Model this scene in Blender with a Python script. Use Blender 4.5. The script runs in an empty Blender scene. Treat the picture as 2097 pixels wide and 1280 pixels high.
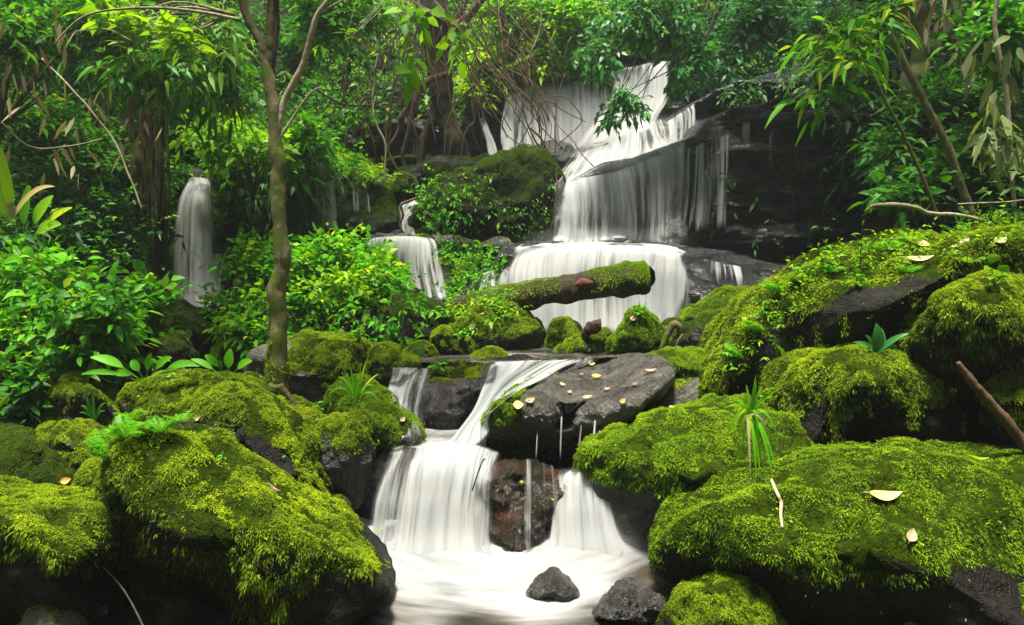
import bpy, math, random
import numpy as np
from mathutils import Vector
from mathutils.bvhtree import BVHTree

# ------------------------------------------------------------------ camera, sky, sun, exposure
SC = bpy.context.scene
COL = SC.collection
FPX, CX, HY, EYE = 1450.0, 1048.5, 520.0, 1.6
cam = bpy.data.cameras.new('camera')
cam.sensor_width = 36.0
cam.lens = FPX * 36.0 / 2097.0
cam.shift_y = -(640.0 - HY) / 2097.0
cam.clip_start = 0.05
cam.clip_end = 400
camo = bpy.data.objects.new('camera', cam)
COL.objects.link(camo)
camo.location = (0, 0, EYE)
camo.rotation_euler = (math.radians(90), 0, 0)
SC.camera = camo

SUN_EL, SUN_AZ = math.radians(79), math.radians(205)      # azimuth from +Y towards +X
world = bpy.data.worlds.new('World')
SC.world = world
world.use_nodes = True
wn = world.node_tree
bg = wn.nodes['Background']
sky = wn.nodes.new('ShaderNodeTexSky')
sky.sky_type = 'NISHITA'
sky.sun_disc = False
sky.sun_elevation = SUN_EL
sky.sun_rotation = SUN_AZ
sky.air_density = 1.0
sky.dust_density = 4.0
sky.ozone_density = 0.6
wn.links.new(sky.outputs[0], bg.inputs[0])
bg.inputs[1].default_value = 0.062
sun = bpy.data.lights.new('sun', 'SUN')
sun.energy = 4.9
sun.angle = math.radians(11)
sun.color = (1.0, 0.95, 0.84)
suno = bpy.data.objects.new('sun', sun)
COL.objects.link(suno)
sd = Vector((math.sin(SUN_AZ) * math.cos(SUN_EL), math.cos(SUN_AZ) * math.cos(SUN_EL), math.sin(SUN_EL)))
suno.rotation_euler = sd.to_track_quat('Z', 'Y').to_euler()
suno.location = (0, 0, 30)
SC.view_settings.view_transform = 'Standard'
SC.view_settings.look = 'None'
SC.view_settings.exposure = 1.36
SC.view_settings.gamma = 1.0
SC.cycles.max_bounces = 6
SC.cycles.diffuse_bounces = 3
SC.cycles.glossy_bounces = 2
SC.cycles.transmission_bounces = 4
SC.cycles.transparent_max_bounces = 14
SC.cycles.volume_bounces = 0
SC.cycles.caustics_reflective = False
SC.cycles.caustics_refractive = False
SC.cycles.sample_clamp_indirect = 4.0
SC.cycles.use_denoising = True

# ------------------------------------------------------------------ helpers
def P(px, py, d):
    """photo pixel at distance d (metres along +Y) -> world point"""
    return np.array([(px - CX) / FPX * d, d, EYE - (py - HY) / FPX * d])

def PA(px, py, d):
    px, py, d = np.broadcast_arrays(np.asarray(px, float), np.asarray(py, float), np.asarray(d, float))
    return np.stack([(px - CX) / FPX * d, d, EYE - (py - HY) / FPX * d], -1)

def toPix(v):
    return CX + v[..., 0] / v[..., 1] * FPX, HY - (v[..., 2] - EYE) / v[..., 1] * FPX

def _h(ix, iy, iz, s):
    h = (ix * 374761393 + iy * 668265263 + iz * 1442695041 + s * 1274126177) & 0xffffffff
    h = ((h ^ (h >> 13)) * 1274126177) & 0xffffffff
    return ((h ^ (h >> 16)) & 0xffffff) / float(0xffffff)

def vnoise(p, s=0):
    i = np.floor(p).astype(np.int64)
    f = p - i
    f = f * f * (3 - 2 * f)
    r = 0
    for a in (0, 1):
        wa = f[..., 0] if a else 1 - f[..., 0]
        for b in (0, 1):
            wb = f[..., 1] if b else 1 - f[..., 1]
            for c in (0, 1):
                wc = f[..., 2] if c else 1 - f[..., 2]
                r = r + wa * wb * wc * _h(i[..., 0] + a, i[..., 1] + b, i[..., 2] + c, s)
    return r * 2 - 1

def fbm(p, s=0, o=4, g=0.5):
    r = 0
    a = 1.0
    for k in range(o):
        r = r + a * vnoise(p * (2.03 ** k) + k * 17.3, s + k)
        a *= g
    return r

def sstep(a, b, x):
    t = np.clip((x - a) / (b - a), 0, 1)
    return t * t * (3 - 2 * t)

def mesh(name, verts, faces, mat=None, parent=None, smooth=True, attrs=None, uv=None):
    """faces: one or several uniform index arrays (n,3) / (n,4)"""
    if isinstance(faces, np.ndarray):
        faces = [faces]
    faces = [f for f in faces if len(f)]
    me = bpy.data.meshes.new(name)
    verts = np.asarray(verts, np.float32).reshape(-1, 3)
    me.vertices.add(len(verts))
    me.vertices.foreach_set('co', verts.ravel())
    nl = sum(f.size for f in faces)
    npoly = sum(len(f) for f in faces)
    me.loops.add(nl)
    me.polygons.add(npoly)
    loops = np.concatenate([f.ravel() for f in faces]).astype(np.int32)
    me.loops.foreach_set('vertex_index', loops)
    tot = np.concatenate([np.full(len(f), f.shape[1], np.int32) for f in faces])
    start = np.concatenate([[0], np.cumsum(tot)[:-1]]).astype(np.int32)
    me.polygons.foreach_set('loop_start', start)
    me.polygons.foreach_set('use_smooth', np.full(npoly, smooth, bool))
    if uv is not None:
        l = me.uv_layers.new(name='UVMap')
        l.data.foreach_set('uv', np.asarray(uv, np.float32)[loops].ravel())
    for k, v in (attrs or {}).items():
        at = me.attributes.new(k, 'FLOAT', 'POINT')
        at.data.foreach_set('value', np.asarray(v, np.float32))
    me.update()
    me.validate()
    ob = bpy.data.objects.new(name, me)
    COL.objects.link(ob)
    if mat:
        me.materials.append(mat)
    if parent:
        ob.parent = parent
    return ob

def tag(o, label, cat, group=None, kind=None):
    o['label'] = label
    o['category'] = cat
    if group:
        o['group'] = group
    if kind:
        o['kind'] = kind
    return o

def empty(name, label, cat, loc, group=None):
    o = bpy.data.objects.new(name, None)
    COL.objects.link(o)
    o.location = tuple(float(c) for c in loc)
    return tag(o, label, cat, group)

def adopt(root, ob):
    """parent keeping world coordinates of a mesh that was built in world space"""
    L = np.array(root.location)
    me = ob.data
    n = len(me.vertices)
    co = np.empty(n * 3, np.float32)
    me.vertices.foreach_get('co', co)
    co = co.reshape(-1, 3) - L.astype(np.float32)
    me.vertices.foreach_set('co', co.ravel())
    me.update()
    ob.parent = root
    return ob

class Acc:
    """collects pieces of one mesh"""
    def __init__(s):
        s.v, s.t, s.q, s.a, s.n = [], [], [], [], 0
    def add(s, v, q=None, t=None, tone=0.5):
        v = np.asarray(v, float).reshape(-1, 3)
        if q is not None and len(q):
            s.q.append(np.asarray(q) + s.n)
        if t is not None and len(t):
            s.t.append(np.asarray(t) + s.n)
        s.a.append(np.broadcast_to(np.asarray(tone, float), (len(v),)))
        s.v.append(v)
        s.n += len(v)
    def build(s, name, mat, root=None, smooth=True):
        if not s.v:
            return None
        f = []
        if s.q:
            f.append(np.concatenate(s.q))
        if s.t:
            f.append(np.concatenate(s.t))
        ob = mesh(name, np.concatenate(s.v), f, mat, None, smooth, {'tone': np.concatenate(s.a)})
        if root is not None:
            adopt(root, ob)
        return ob

def crom(pts, n, closed=False):
    """Catmull-Rom through pts, n samples equally spaced in arc length"""
    p = np.asarray(pts, float)
    if closed:
        q = np.concatenate([p[-1:], p, p[:2]])
        segs = len(p)
    else:
        q = np.concatenate([2 * p[:1] - p[1:2], p, 2 * p[-1:] - p[-2:-1]])
        segs = len(p) - 1
    m = 12
    out = []
    for i in range(segs):
        a, b, c, d = q[i], q[i + 1], q[i + 2], q[i + 3]
        t = (np.arange(m) / m)[:, None]
        out.append(0.5 * ((2 * b) + (-a + c) * t + (2 * a - 5 * b + 4 * c - d) * t ** 2 + (-a + 3 * b - 3 * c + d) * t ** 3))
    out.append(q[segs + 1][None] if not closed else p[:1])
    o = np.concatenate(out)
    L = np.concatenate([[0], np.cumsum(np.linalg.norm(np.diff(o, axis=0)[:, :2], axis=1) + 1e-9)])
    s = np.linspace(0, L[-1], n + 1 if closed else n)
    if closed:
        s = s[:-1]
    return np.stack([np.interp(s, L, o[:, k]) for k in range(o.shape[1])], -1)

def norm(v):
    return v / np.maximum(np.linalg.norm(v, axis=-1, keepdims=True), 1e-9)

def tube(acc, pts, rad, seg=8, rough=0.0, seed=0, n=None, cap=True, tone=0.5, gnarl=0.0):
    """tube along world points with radii; pts (k,3), rad (k,)"""
    pr = np.concatenate([np.asarray(pts, float), np.asarray(rad, float)[:, None]], 1)
    if n is None:
        n = max(4, len(pr) * 5)
    q = pr if len(pr) == n else crom3(pr, n)
    c, r = q[:, :3], np.maximum(q[:, 3], 1e-4)
    if gnarl:
        c = c + gnarl * np.stack([fbm(c * 3, seed + 5, 2), fbm(c * 3 + 9, seed + 6, 2), 0 * r], -1)
    t = norm(np.gradient(c, axis=0))
    ref = np.array([0.3, 0.9, 0.1])
    a = norm(np.cross(t, ref))
    b = np.cross(t, a)
    th = np.arange(seg) / seg * 2 * np.pi
    v = c[:, None] + r[:, None, None] * (np.cos(th)[None, :, None] * a[:, None] + np.sin(th)[None, :, None] * b[:, None])
    if rough:
        d = norm(v - c[:, None])
        v = v + d * (rough * r[:, None] * fbm(v / max(r.mean(), 1e-3) * 0.7, seed, 3))[..., None]
    i = np.arange(n - 1)[:, None] * seg
    j = np.arange(seg)[None]
    jn = (j + 1) % seg
    quads = np.stack([i + j, i + jn, i + seg + jn, i + seg + j], -1).reshape(-1, 4)
    vv = v.reshape(-1, 3)
    tr = []
    if cap:
        vv = np.concatenate([vv, c[:1], c[-1:]])
        k0, k1 = n * seg, n * seg + 1
        e = (n - 1) * seg
        jj = np.arange(seg)
        tr = np.concatenate([np.stack([np.full(seg, k0), (jj + 1) % seg, jj], -1), np.stack([np.full(seg, k1), e + jj, e + (jj + 1) % seg], -1)])
    acc.add(vv, quads, tr, tone)
    return c, r

def crom3(p, n):
    q = np.concatenate([2 * p[:1] - p[1:2], p, 2 * p[-1:] - p[-2:-1]])
    s = np.linspace(0, len(p) - 1 - 1e-6, n)
    i = s.astype(int)
    t = (s - i)[:, None]
    a, b, c, d = q[i], q[i + 1], q[i + 2], q[i + 3]
    return 0.5 * ((2 * b) + (-a + c) * t + (2 * a - 5 * b + 4 * c - d) * t ** 2 + (-a + 3 * b - 3 * c + d) * t ** 3)

# ------------------------------------------------------------------ leaf batches
T8 = np.array([[0, 0, 0], [-1, .3, .18], [0, .3, 0], [1, .3, .18], [-.8, .65, .15], [0, .65, 0], [.8, .65, .15], [0, 1, 0]], float)
T8q = np.array([[1, 2, 5, 4], [2, 3, 6, 5]])
T8t = np.array([[0, 2, 1], [0, 3, 2], [4, 5, 7], [5, 6, 7]])
T5 = np.array([[0, 0, 0], [-1, .42, .2], [0, .45, 0], [1, .42, .2], [0, 1, 0]], float)
T5t = np.array([[0, 2, 1], [0, 3, 2], [1, 2, 4], [2, 3, 4]])
T4 = np.array([[0, 0, 0], [-1, .4, .1], [1, .4, .1], [0, 1, 0]], float)
T4t = np.array([[0, 2, 1], [1, 2, 3]])
def leaves(acc, pos, dr, up, L, W, droop=0.3, tone=None, lod=1, rs=None):
    """batch of leaf blades. W = half width. dr = pointing direction, up = face normal hint"""
    n = len(pos)
    if n == 0:
        return
    T, Q, R = ((T4, None, T4t), (T5, None, T5t), (T8, T8q, T8t))[lod]
    dr = norm(dr)
    side = norm(np.cross(dr, up))
    nn = np.cross(side, dr)
    L = np.broadcast_to(np.asarray(L, float), (n,))
    W = np.broadcast_to(np.asarray(W, float), (n,))
    dp = np.broadcast_to(np.asarray(droop, float), (n,))
    t = T[:, 1]
    v = (pos[:, None] + side[:, None] * (T[None, :, 0] * W[:, None])[..., None] + dr[:, None] * (t[None] * L[:, None])[..., None]
         + nn[:, None] * (T[None, :, 2] * W[:, None])[..., None])
    v[..., 2] -= (t[None] ** 2) * (dp * L)[:, None]
    m = len(T)
    off = (np.arange(n) * m)[:, None, None]
    if tone is None:
        tone = np.full(n, 0.5)
    acc.add(v.reshape(-1, 3), (Q[None] + off).reshape(-1, 4) if Q is not None else None, (R[None] + off).reshape(-1, 3), np.repeat(np.broadcast_to(tone, (n,)), m))

def rdir(rng, n):
    return norm(rng.normal(size=(n, 3)))

# ------------------------------------------------------------------ materials
def newmat(name):
    m = bpy.data.materials.new(name)
    m.use_nodes = True
    nt = m.node_tree
    nt.nodes.clear()
    out = nt.nodes.new('ShaderNodeOutputMaterial')
    return m, nt, out

def N(nt, t, **kw):
    n = nt.nodes.new(t)
    for k, v in kw.items():
        if k.startswith('i_'):
            key = k[2:]
            key = int(key) if key.isdigit() else key.replace('_', ' ')
            n.inputs[key].default_value = v
        else:
            setattr(n, k, v)
    return n

def ramp(nt, stops, src):
    r = nt.nodes.new('ShaderNodeValToRGB')
    e = r.color_ramp.elements
    while len(e) < len(stops):
        e.new(0.5)
    for k, (p, c) in enumerate(stops):
        e[k].position = p
        e[k].color = (c[0], c[1], c[2], 1) if hasattr(c, '__len__') else (c, c, c, 1)
    nt.links.new(src, r.inputs[0])
    return r.outputs[0]

def noise(nt, scale, detail=6, rough=0.6, vec=None, dist=0.0):
    n = N(nt, 'ShaderNodeTexNoise', i_Scale=scale, i_Detail=detail, i_Roughness=rough, i_Distortion=dist)
    if vec is not None:
        nt.links.new(vec, n.inputs['Vector'])
    return n.outputs[0]

def mixc(nt, fac, a, b, mode='MIX'):
    m = nt.nodes.new('ShaderNodeMix')
    m.data_type = 'RGBA'
    m.blend_type = mode
    for s, v in ((0, fac), (6, a), (7, b)):
        if isinstance(v, bpy.types.NodeSocket):
            nt.links.new(v, m.inputs[s])
        elif s == 0:
            m.inputs[0].default_value = v
        else:
            m.inputs[s].default_value = (*v, 1)
    return m.outputs[2]

def math_(nt, op, a, b=0.0, clamp=False):
    m = nt.nodes.new('ShaderNodeMath')
    m.operation = op
    m.use_clamp = clamp
    for s, v in ((0, a), (1, b)):
        if isinstance(v, bpy.types.NodeSocket):
            nt.links.new(v, m.inputs[s])
        else:
            m.inputs[s].default_value = v
    return m.outputs[0]

def attr(nt, name):
    return N(nt, 'ShaderNodeAttribute', attribute_name=name).outputs['Fac']

def mat_leaf(name, c1, c2, trans=0.4, rough=0.5, c3=None):
    m, nt, out = newmat(name)
    t = attr(nt, 'tone')
    stops = [(0.0, c1), (0.8, c2)] + ([(1.0, c3)] if c3 else [])
    c = ramp(nt, stops, t)
    b = N(nt, 'ShaderNodeBsdfPrincipled', i_Roughness=rough)
    b.inputs['Specular IOR Level'].default_value = 0.22
    nt.links.new(c, b.inputs['Base Color'])
    tr = N(nt, 'ShaderNodeBsdfTranslucent')
    c2_ = mixc(nt, 1.0, c, (1.5, 1.35, 0.4), 'MULTIPLY')
    nt.links.new(c2_, tr.inputs[0])
    mx = N(nt, 'ShaderNodeMixShader', i_0=trans)
    nt.links.new(b.outputs[0], mx.inputs[1])
    nt.links.new(tr.outputs[0], mx.inputs[2])
    nt.links.new(mx.outputs[0], out.inputs[0])
    return m

def mat_rock(name, c1, c2, c3, rough=0.45, scale=3.0, bump=0.5, wet=0.5, strata=0.0, moss1=(0.007, 0.014, 0.002), moss2=(0.045, 0.075, 0.004)):
    m, nt, out = newmat(name)
    geo = N(nt, 'ShaderNodeNewGeometry').outputs['Position']
    vec = geo
    if strata:
        mp = N(nt, 'ShaderNodeMapping')
        mp.inputs['Scale'].default_value = (1, 1, strata)
        nt.links.new(geo, mp.inputs[0])
        vec = mp.outputs[0]
    n1 = noise(nt, scale, 8, 0.65, vec, 0.3)
    n2 = noise(nt, scale * 7, 6, 0.7, vec)
    v = N(nt, 'ShaderNodeTexVoronoi', feature='DISTANCE_TO_EDGE', i_Scale=scale * 1.6)
    wv = N(nt, 'ShaderNodeVectorMath', operation='ADD')
    nt.links.new(vec, wv.inputs[0])
    nn = N(nt, 'ShaderNodeTexNoise', i_Scale=scale * 1.2, i_Detail=4)
    nt.links.new(vec, nn.inputs['Vector'])
    nt.links.new(nn.outputs[1], wv.inputs[1])
    nt.links.new(wv.outputs[0], v.inputs['Vector'])
    crack = ramp(nt, [(0.0, 0.0), (0.06, 1.0)], v.outputs[0])
    col = ramp(nt, [(0.25, c1), (0.5, c2), (0.75, c3)], n1)
    col = mixc(nt, 0.6, col, ramp(nt, [(0.3, 0.35), (0.7, 1.3)], n2), 'MULTIPLY')
    ms = attr(nt, 'moss')
    mcol = ramp(nt, [(0.3, moss1), (0.7, moss2)], noise(nt, 26, 5, 0.8, geo))  # moss base darkened so gaps between tufts read as deep shadow
    # thin green film over parts of the bare rock
    film = ramp(nt, [(0.52, 0.0), (0.72, 0.55)], noise(nt, scale * 0.7, 5, 0.6, geo))
    col = mixc(nt, film, col, (0.035, 0.05, 0.012))
    col = mixc(nt, ms, col, mcol)
    b = N(nt, 'ShaderNodeBsdfPrincipled')
    nt.links.new(col, b.inputs['Base Color'])
    rr = ramp(nt, [(0.35, rough * 0.6), (0.65, min(1, rough * 1.5))], n1)
    rr = mixc(nt, ms, rr, (0.9, 0.9, 0.9))
    nt.links.new(rr, b.inputs['Roughness'])
    nt.links.new(math_(nt, 'MULTIPLY', math_(nt, 'SUBTRACT', 1.0, ms), wet), b.inputs['Specular IOR Level'])
    h = math_(nt, 'ADD', math_(nt, 'MULTIPLY', n1, 1.0), math_(nt, 'MULTIPLY', n2, 0.28))
    h = math_(nt, 'ADD', h, math_(nt, 'MULTIPLY', crack, 0.10))
    h = math_(nt, 'ADD', h, math_(nt, 'MULTIPLY', noise(nt, 60, 4, 0.8, geo), 0.10))
    bp = N(nt, 'ShaderNodeBump', i_Strength=bump, i_Distance=0.12)
    nt.links.new(h, bp.inputs['Height'])
    nt.links.new(bp.outputs[0], b.inputs['Normal'])
    nt.links.new(b.outputs[0], out.inputs[0])
    return m

def mat_bark(name, c1, c2, moss=0.0, scale=8, rough=0.8, mcol=(0.07, 0.10, 0.01)):
    m, nt, out = newmat(name)
    geo = N(nt, 'ShaderNodeNewGeometry').outputs['Position']
    mp = N(nt, 'ShaderNodeMapping')
    mp.inputs['Scale'].default_value = (1, 1, 0.35)
    nt.links.new(geo, mp.inputs[0])
    n1 = noise(nt, scale, 8, 0.7, mp.outputs[0], 0.4)
    n2 = noise(nt, scale * 5, 6, 0.7, mp.outputs[0])
    col = ramp(nt, [(0.3, c1), (0.7, c2)], n1)
    col = mixc(nt, 0.5, col, ramp(nt, [(0.3, 0.4), (0.7, 1.3)], n2), 'MULTIPLY')
    if moss:
        mk = ramp(nt, [(0.62 - moss * 0.4, 0.0), (0.74 - moss * 0.4, 1.0)], noise(nt, scale * 0.45, 6, 0.7, geo))
        col = mixc(nt, mk, col, mcol)
    b = N(nt, 'ShaderNodeBsdfPrincipled', i_Roughness=rough)
    b.inputs['Specular IOR Level'].default_value = 0.25
    nt.links.new(col, b.inputs['Base Color'])
    h = math_(nt, 'ADD', n1, math_(nt, 'MULTIPLY', n2, 0.4))
    bp = N(nt, 'ShaderNodeBump', i_Strength=0.8, i_Distance=0.02)
    nt.links.new(h, bp.inputs['Height'])
    nt.links.new(bp.outputs[0], b.inputs['Normal'])
    nt.links.new(b.outputs[0], out.inputs[0])
    return m

def mat_plain(name, c1, c2, rough=0.7, scale=20):
    m, nt, out = newmat(name)
    geo = N(nt, 'ShaderNodeNewGeometry').outputs['Position']
    col = ramp(nt, [(0.3, c1), (0.7, c2)], noise(nt, scale, 5, 0.7, geo))
    b = N(nt, 'ShaderNodeBsdfPrincipled', i_Roughness=rough)
    nt.links.new(col, b.inputs['Base Color'])
    nt.links.new(b.outputs[0], out.inputs[0])
    return m

def mat_fall(name, us=16.0, vs=0.9, lo=0.40, hi=0.62, base=0.0, amax=0.97):
    """silky falling water: streaks along the flow (UV in metres), opacity from streaks times the sheet's own density"""
    m, nt, out = newmat(name)
    uv = N(nt, 'ShaderNodeUVMap').outputs[0]
    def st(a, b, off):
        mp = N(nt, 'ShaderNodeMapping')
        mp.inputs['Scale'].default_value = (a, b, 1)
        mp.inputs['Location'].default_value = (off, off * 0.7, off)
        nt.links.new(uv, mp.inputs[0])
        return noise(nt, 1.0, 3, 0.55, mp.outputs[0], 0.15)
    n1 = st(us, vs, 1.3)
    n2 = st(us * 3.2, vs * 1.4, 7.7)
    n3 = st(us * 0.22, vs * 1.0, 3.1)
    s = math_(nt, 'ADD', math_(nt, 'MULTIPLY', n1, 0.75), math_(nt, 'MULTIPLY', n2, 0.35))
    s = math_(nt, 'ADD', s, math_(nt, 'MULTIPLY', n3, 0.42))
    d = attr(nt, 'dens')          # 0..1 : how much water
    # threshold slides with density
    sh = math_(nt, 'ADD', s, math_(nt, 'ADD', math_(nt, 'MULTIPLY', math_(nt, 'SUBTRACT', d, 0.56), 0.6), -0.27))
    mr = N(nt, 'ShaderNodeMapRange', interpolation_type='SMOOTHSTEP')
    mr.inputs[1].default_value = lo
    mr.inputs[2].default_value = hi
    mr.inputs[3].default_value = base
    mr.inputs[4].default_value = amax
    nt.links.new(sh, mr.inputs[0])
    al = math_(nt, 'MULTIPLY', mr.outputs[0], math_(nt, 'MULTIPLY', d, 2.2, True), True)
    col = ramp(nt, [(0.3, (0.40, 0.44, 0.45)), (0.65, (0.64, 0.64, 0.615))], n1)
    df = N(nt, 'ShaderNodeBsdfDiffuse')
    tl = N(nt, 'ShaderNodeBsdfTranslucent')
    nt.links.new(col, df.inputs[0])
    nt.links.new(col, tl.inputs[0])
    mx = N(nt, 'ShaderNodeMixShader', i_0=0.5)
    nt.links.new(df.outputs[0], mx.inputs[1])
    nt.links.new(tl.outputs[0], mx.inputs[2])
    tp = N(nt, 'ShaderNodeBsdfTransparent')
    fx = N(nt, 'ShaderNodeMixShader')
    nt.links.new(al, fx.inputs[0])
    nt.links.new(tp.outputs[0], fx.inputs[1])
    nt.links.new(mx.outputs[0], fx.inputs[2])
    nt.links.new(fx.outputs[0], out.inputs[0])
    return m

def mat_pool(name):
    m, nt, out = newmat(name)
    uv = N(nt, 'ShaderNodeUVMap').outputs[0]
    geo = N(nt, 'ShaderNodeNewGeometry').outputs['Position']
    mp = N(nt, 'ShaderNodeMapping')
    mp.inputs['Scale'].default_value = (4.5, 1.5, 1)
    nt.links.new(uv, mp.inputs[0])
    n1 = noise(nt, 1.0, 3, 0.5, mp.outputs[0], 0.6)
    mp2 = N(nt, 'ShaderNodeMapping')
    mp2.inputs['Scale'].default_value = (22, 3.2, 1)
    nt.links.new(uv, mp2.inputs[0])
    n2 = noise(nt, 1.0, 2, 0.5, mp2.outputs[0], 0.4)
    f = attr(nt, 'dens')
    s = math_(nt, 'ADD', math_(nt, 'MULTIPLY', n1, 0.7), math_(nt, 'MULTIPLY', n2, 0.3))
    sh = math_(nt, 'ADD', s, math_(nt, 'MULTIPLY', math_(nt, 'SUBTRACT', f, 0.5), 0.95))
    mr = N(nt, 'ShaderNodeMapRange', interpolation_type='SMOOTHSTEP')
    mr.inputs[1].default_value = 0.22
    mr.inputs[2].default_value = 0.86
    nt.links.new(sh, mr.inputs[0])
    wc = ramp(nt, [(0.35, (0.014, 0.013, 0.009)), (0.7, (0.065, 0.054, 0.038))], noise(nt, 2.5, 4, 0.6, geo))
    w = N(nt, 'ShaderNodeBsdfPrincipled', i_Roughness=0.16)
    nt.links.new(wc, w.inputs['Base Color'])
    bp = N(nt, 'ShaderNodeBump', i_Strength=0.25, i_Distance=0.05)
    nt.links.new(s, bp.inputs['Height'])
    nt.links.new(bp.outputs[0], w.inputs['Normal'])
    df = N(nt, 'ShaderNodeBsdfDiffuse')
    nt.links.new(ramp(nt, [(0.35, (0.18, 0.19, 0.19)), (0.65, (0.33, 0.327, 0.315))], s), df.inputs[0])
    mx = N(nt, 'ShaderNodeMixShader')
    nt.links.new(mr.outputs[0], mx.inputs[0])
    nt.links.new(w.outputs[0], mx.inputs[1])
    nt.links.new(df.outputs[0], mx.inputs[2])
    nt.links.new(mx.outputs[0], out.inputs[0])
    return m

M_ROCK = mat_rock('wet_dark_rock', (0.008, 0.009, 0.008), (0.026, 0.026, 0.022), (0.075, 0.075, 0.065), 0.42, 3.2, 0.7, 0.5)
M_PALE = mat_rock('weathered_grey_rock', (0.05, 0.05, 0.04), (0.12, 0.115, 0.09), (0.22, 0.21, 0.18), 0.6, 3.5, 0.6, 0.4)
M_DARK = mat_rock('black_damp_rock', (0.005, 0.005, 0.004), (0.014, 0.013, 0.010), (0.03, 0.027, 0.021), 0.6, 3.4, 0.9, 0.16)
M_SHINE = mat_rock('wet_shiny_rock', (0.02, 0.017, 0.016), (0.075, 0.068, 0.062), (0.19, 0.18, 0.165), 0.24, 7.0, 1.0, 0.8)
M_SLAB = mat_rock('wet_grey_slab', (0.05, 0.045, 0.04), (0.13, 0.12, 0.105), (0.26, 0.24, 0.21), 0.28, 7.0, 1.0, 0.8)
M_RED = mat_rock('red_brown_wet_rock', (0.015, 0.014, 0.008), (0.04, 0.026, 0.013), (0.17, 0.06, 0.03), 0.2, 9.0, 1.0, 0.8)
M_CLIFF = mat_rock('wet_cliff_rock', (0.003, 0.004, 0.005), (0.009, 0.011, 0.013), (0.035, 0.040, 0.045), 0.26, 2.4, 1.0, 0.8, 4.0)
M_DIRT = mat_rock('forest_soil', (0.010, 0.008, 0.005), (0.022, 0.017, 0.010), (0.045, 0.032, 0.018), 0.9, 4.0, 0.8, 0.1)
M_MOSS = mat_leaf('moss_yellow_green', (0.035, 0.065, 0.002), (0.28, 0.42, 0.004), 0.35, 0.8, (0.46, 0.50, 0.01))
M_MOSS2 = mat_leaf('moss_fresh_green', (0.030, 0.075, 0.002), (0.24, 0.42, 0.004), 0.35, 0.8, (0.42, 0.50, 0.01))
M_MOSSD = mat_leaf('moss_dark_green', (0.012, 0.030, 0.003), (0.07, 0.13, 0.008), 0.3, 0.8, (0.16, 0.20, 0.01))  # on the cliff foot rocks this darker moss stands in for canopy shade
M_LEAFB = mat_leaf('leaf_bright_green', (0.015, 0.12, 0.004), (0.12, 0.42, 0.006), 0.42, 0.5, (0.38, 0.52, 0.01))
M_LEAFM = mat_leaf('leaf_mid_green', (0.012, 0.08, 0.004), (0.055, 0.25, 0.010), 0.4, 0.5, (0.20, 0.34, 0.02))
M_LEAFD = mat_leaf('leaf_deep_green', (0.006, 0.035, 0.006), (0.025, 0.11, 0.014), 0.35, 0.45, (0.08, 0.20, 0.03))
M_LEAFY = mat_leaf('leaf_yellow_green', (0.10, 0.30, 0.004), (0.32, 0.55, 0.008), 0.5, 0.5, (0.52, 0.55, 0.02))  # on the bush by the upper fall this pale tone paints in sunlight
M_LEAFC = mat_leaf('leaf_cool_green', (0.015, 0.10, 0.02), (0.06, 0.26, 0.06), 0.4, 0.38, (0.16, 0.38, 0.10))
M_DRY = mat_leaf('leaf_dry_tan', (0.16, 0.11, 0.05), (0.38, 0.33, 0.20), 0.3, 0.6)
M_BARK = mat_bark('bark_brown_mossy', (0.06, 0.045, 0.02), (0.20, 0.15, 0.07), 0.45, 9)
M_BARKP = mat_bark('bark_pale', (0.22, 0.19, 0.11), (0.50, 0.45, 0.30), 0.10, 14)
M_BARKD = mat_bark('bark_dark', (0.018, 0.013, 0.008), (0.06, 0.04, 0.022), 0.25, 8)
M_VINE = mat_bark('liana_bark', (0.06, 0.035, 0.018), (0.18, 0.11, 0.06), 0.1, 14)
M_STEM = mat_bark('green_stem', (0.03, 0.06, 0.01), (0.09, 0.13, 0.02), 0.0, 14)
M_FALL = mat_fall('silky_falling_water')
M_FALLD = mat_fall('dense_falling_water', 11.0, 0.6, 0.36, 0.64, 0.06, 0.97)
M_FALLT = mat_fall('thin_falling_water', 22.0, 0.6, 0.38, 0.64, 0.0, 0.75)
M_POOL = mat_pool('stream_water_with_foam')

# ------------------------------------------------------------------ the ground: one sheet for the whole gorge
def ground_z(x, y):
    base = -0.45 + 0.65 * sstep(4.0, 4.6, y) + 0.25 * sstep(6.6, 7.6, y)
    up = 4.4 * sstep(12.6, 13.2, y) + 0.95 * np.maximum(0, y - 13.2)
    left_hill = 0.75 * np.maximum(0, y - 8.2) * sstep(-2.4, -4.2, x)
    z = base + np.maximum(up, left_hill)
    lb = np.maximum(0, -x - 1.75 - 0.10 * y) * (0.50 + 0.02 * y)
    rb = np.maximum(0, x - 2.1 - 0.10 * y) * 1.15
    z = z + lb + rb
    z = z + 0.9 * np.maximum(0, -y - 0.8)
    z = np.minimum(z, 16 + 0.03 * np.abs(y))
    p = np.stack([x, y, 0 * x], -1)
    return z + 0.16 * fbm(p * 0.9, 3, 4) * sstep(-0.5, 0.5, z + 0.6)
gx = np.concatenate([np.linspace(-60, -12, 25)[:-1], np.linspace(-12, 12, 200), np.linspace(12, 60, 25)[1:]])
gy = np.concatenate([np.linspace(-40, -4, 20)[:-1], np.linspace(-4, 20, 190), np.linspace(20, 80, 30)[1:]])
GX, GY = np.meshgrid(gx, gy)
gv = np.stack([GX, GY, ground_z(GX, GY)], -1).reshape(-1, 3)
nx, ny = len(gx), len(gy)
I = (np.arange(ny - 1)[:, None] * nx + np.arange(nx - 1)[None]).ravel()
gq = np.stack([I, I + 1, I + nx + 1, I + nx], -1)
ground = mesh('ground', gv, gq, M_DIRT, attrs={'moss': sstep(0.1, 0.6, fbm(gv * 0.8, 9, 3)) * 0.6})
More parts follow.
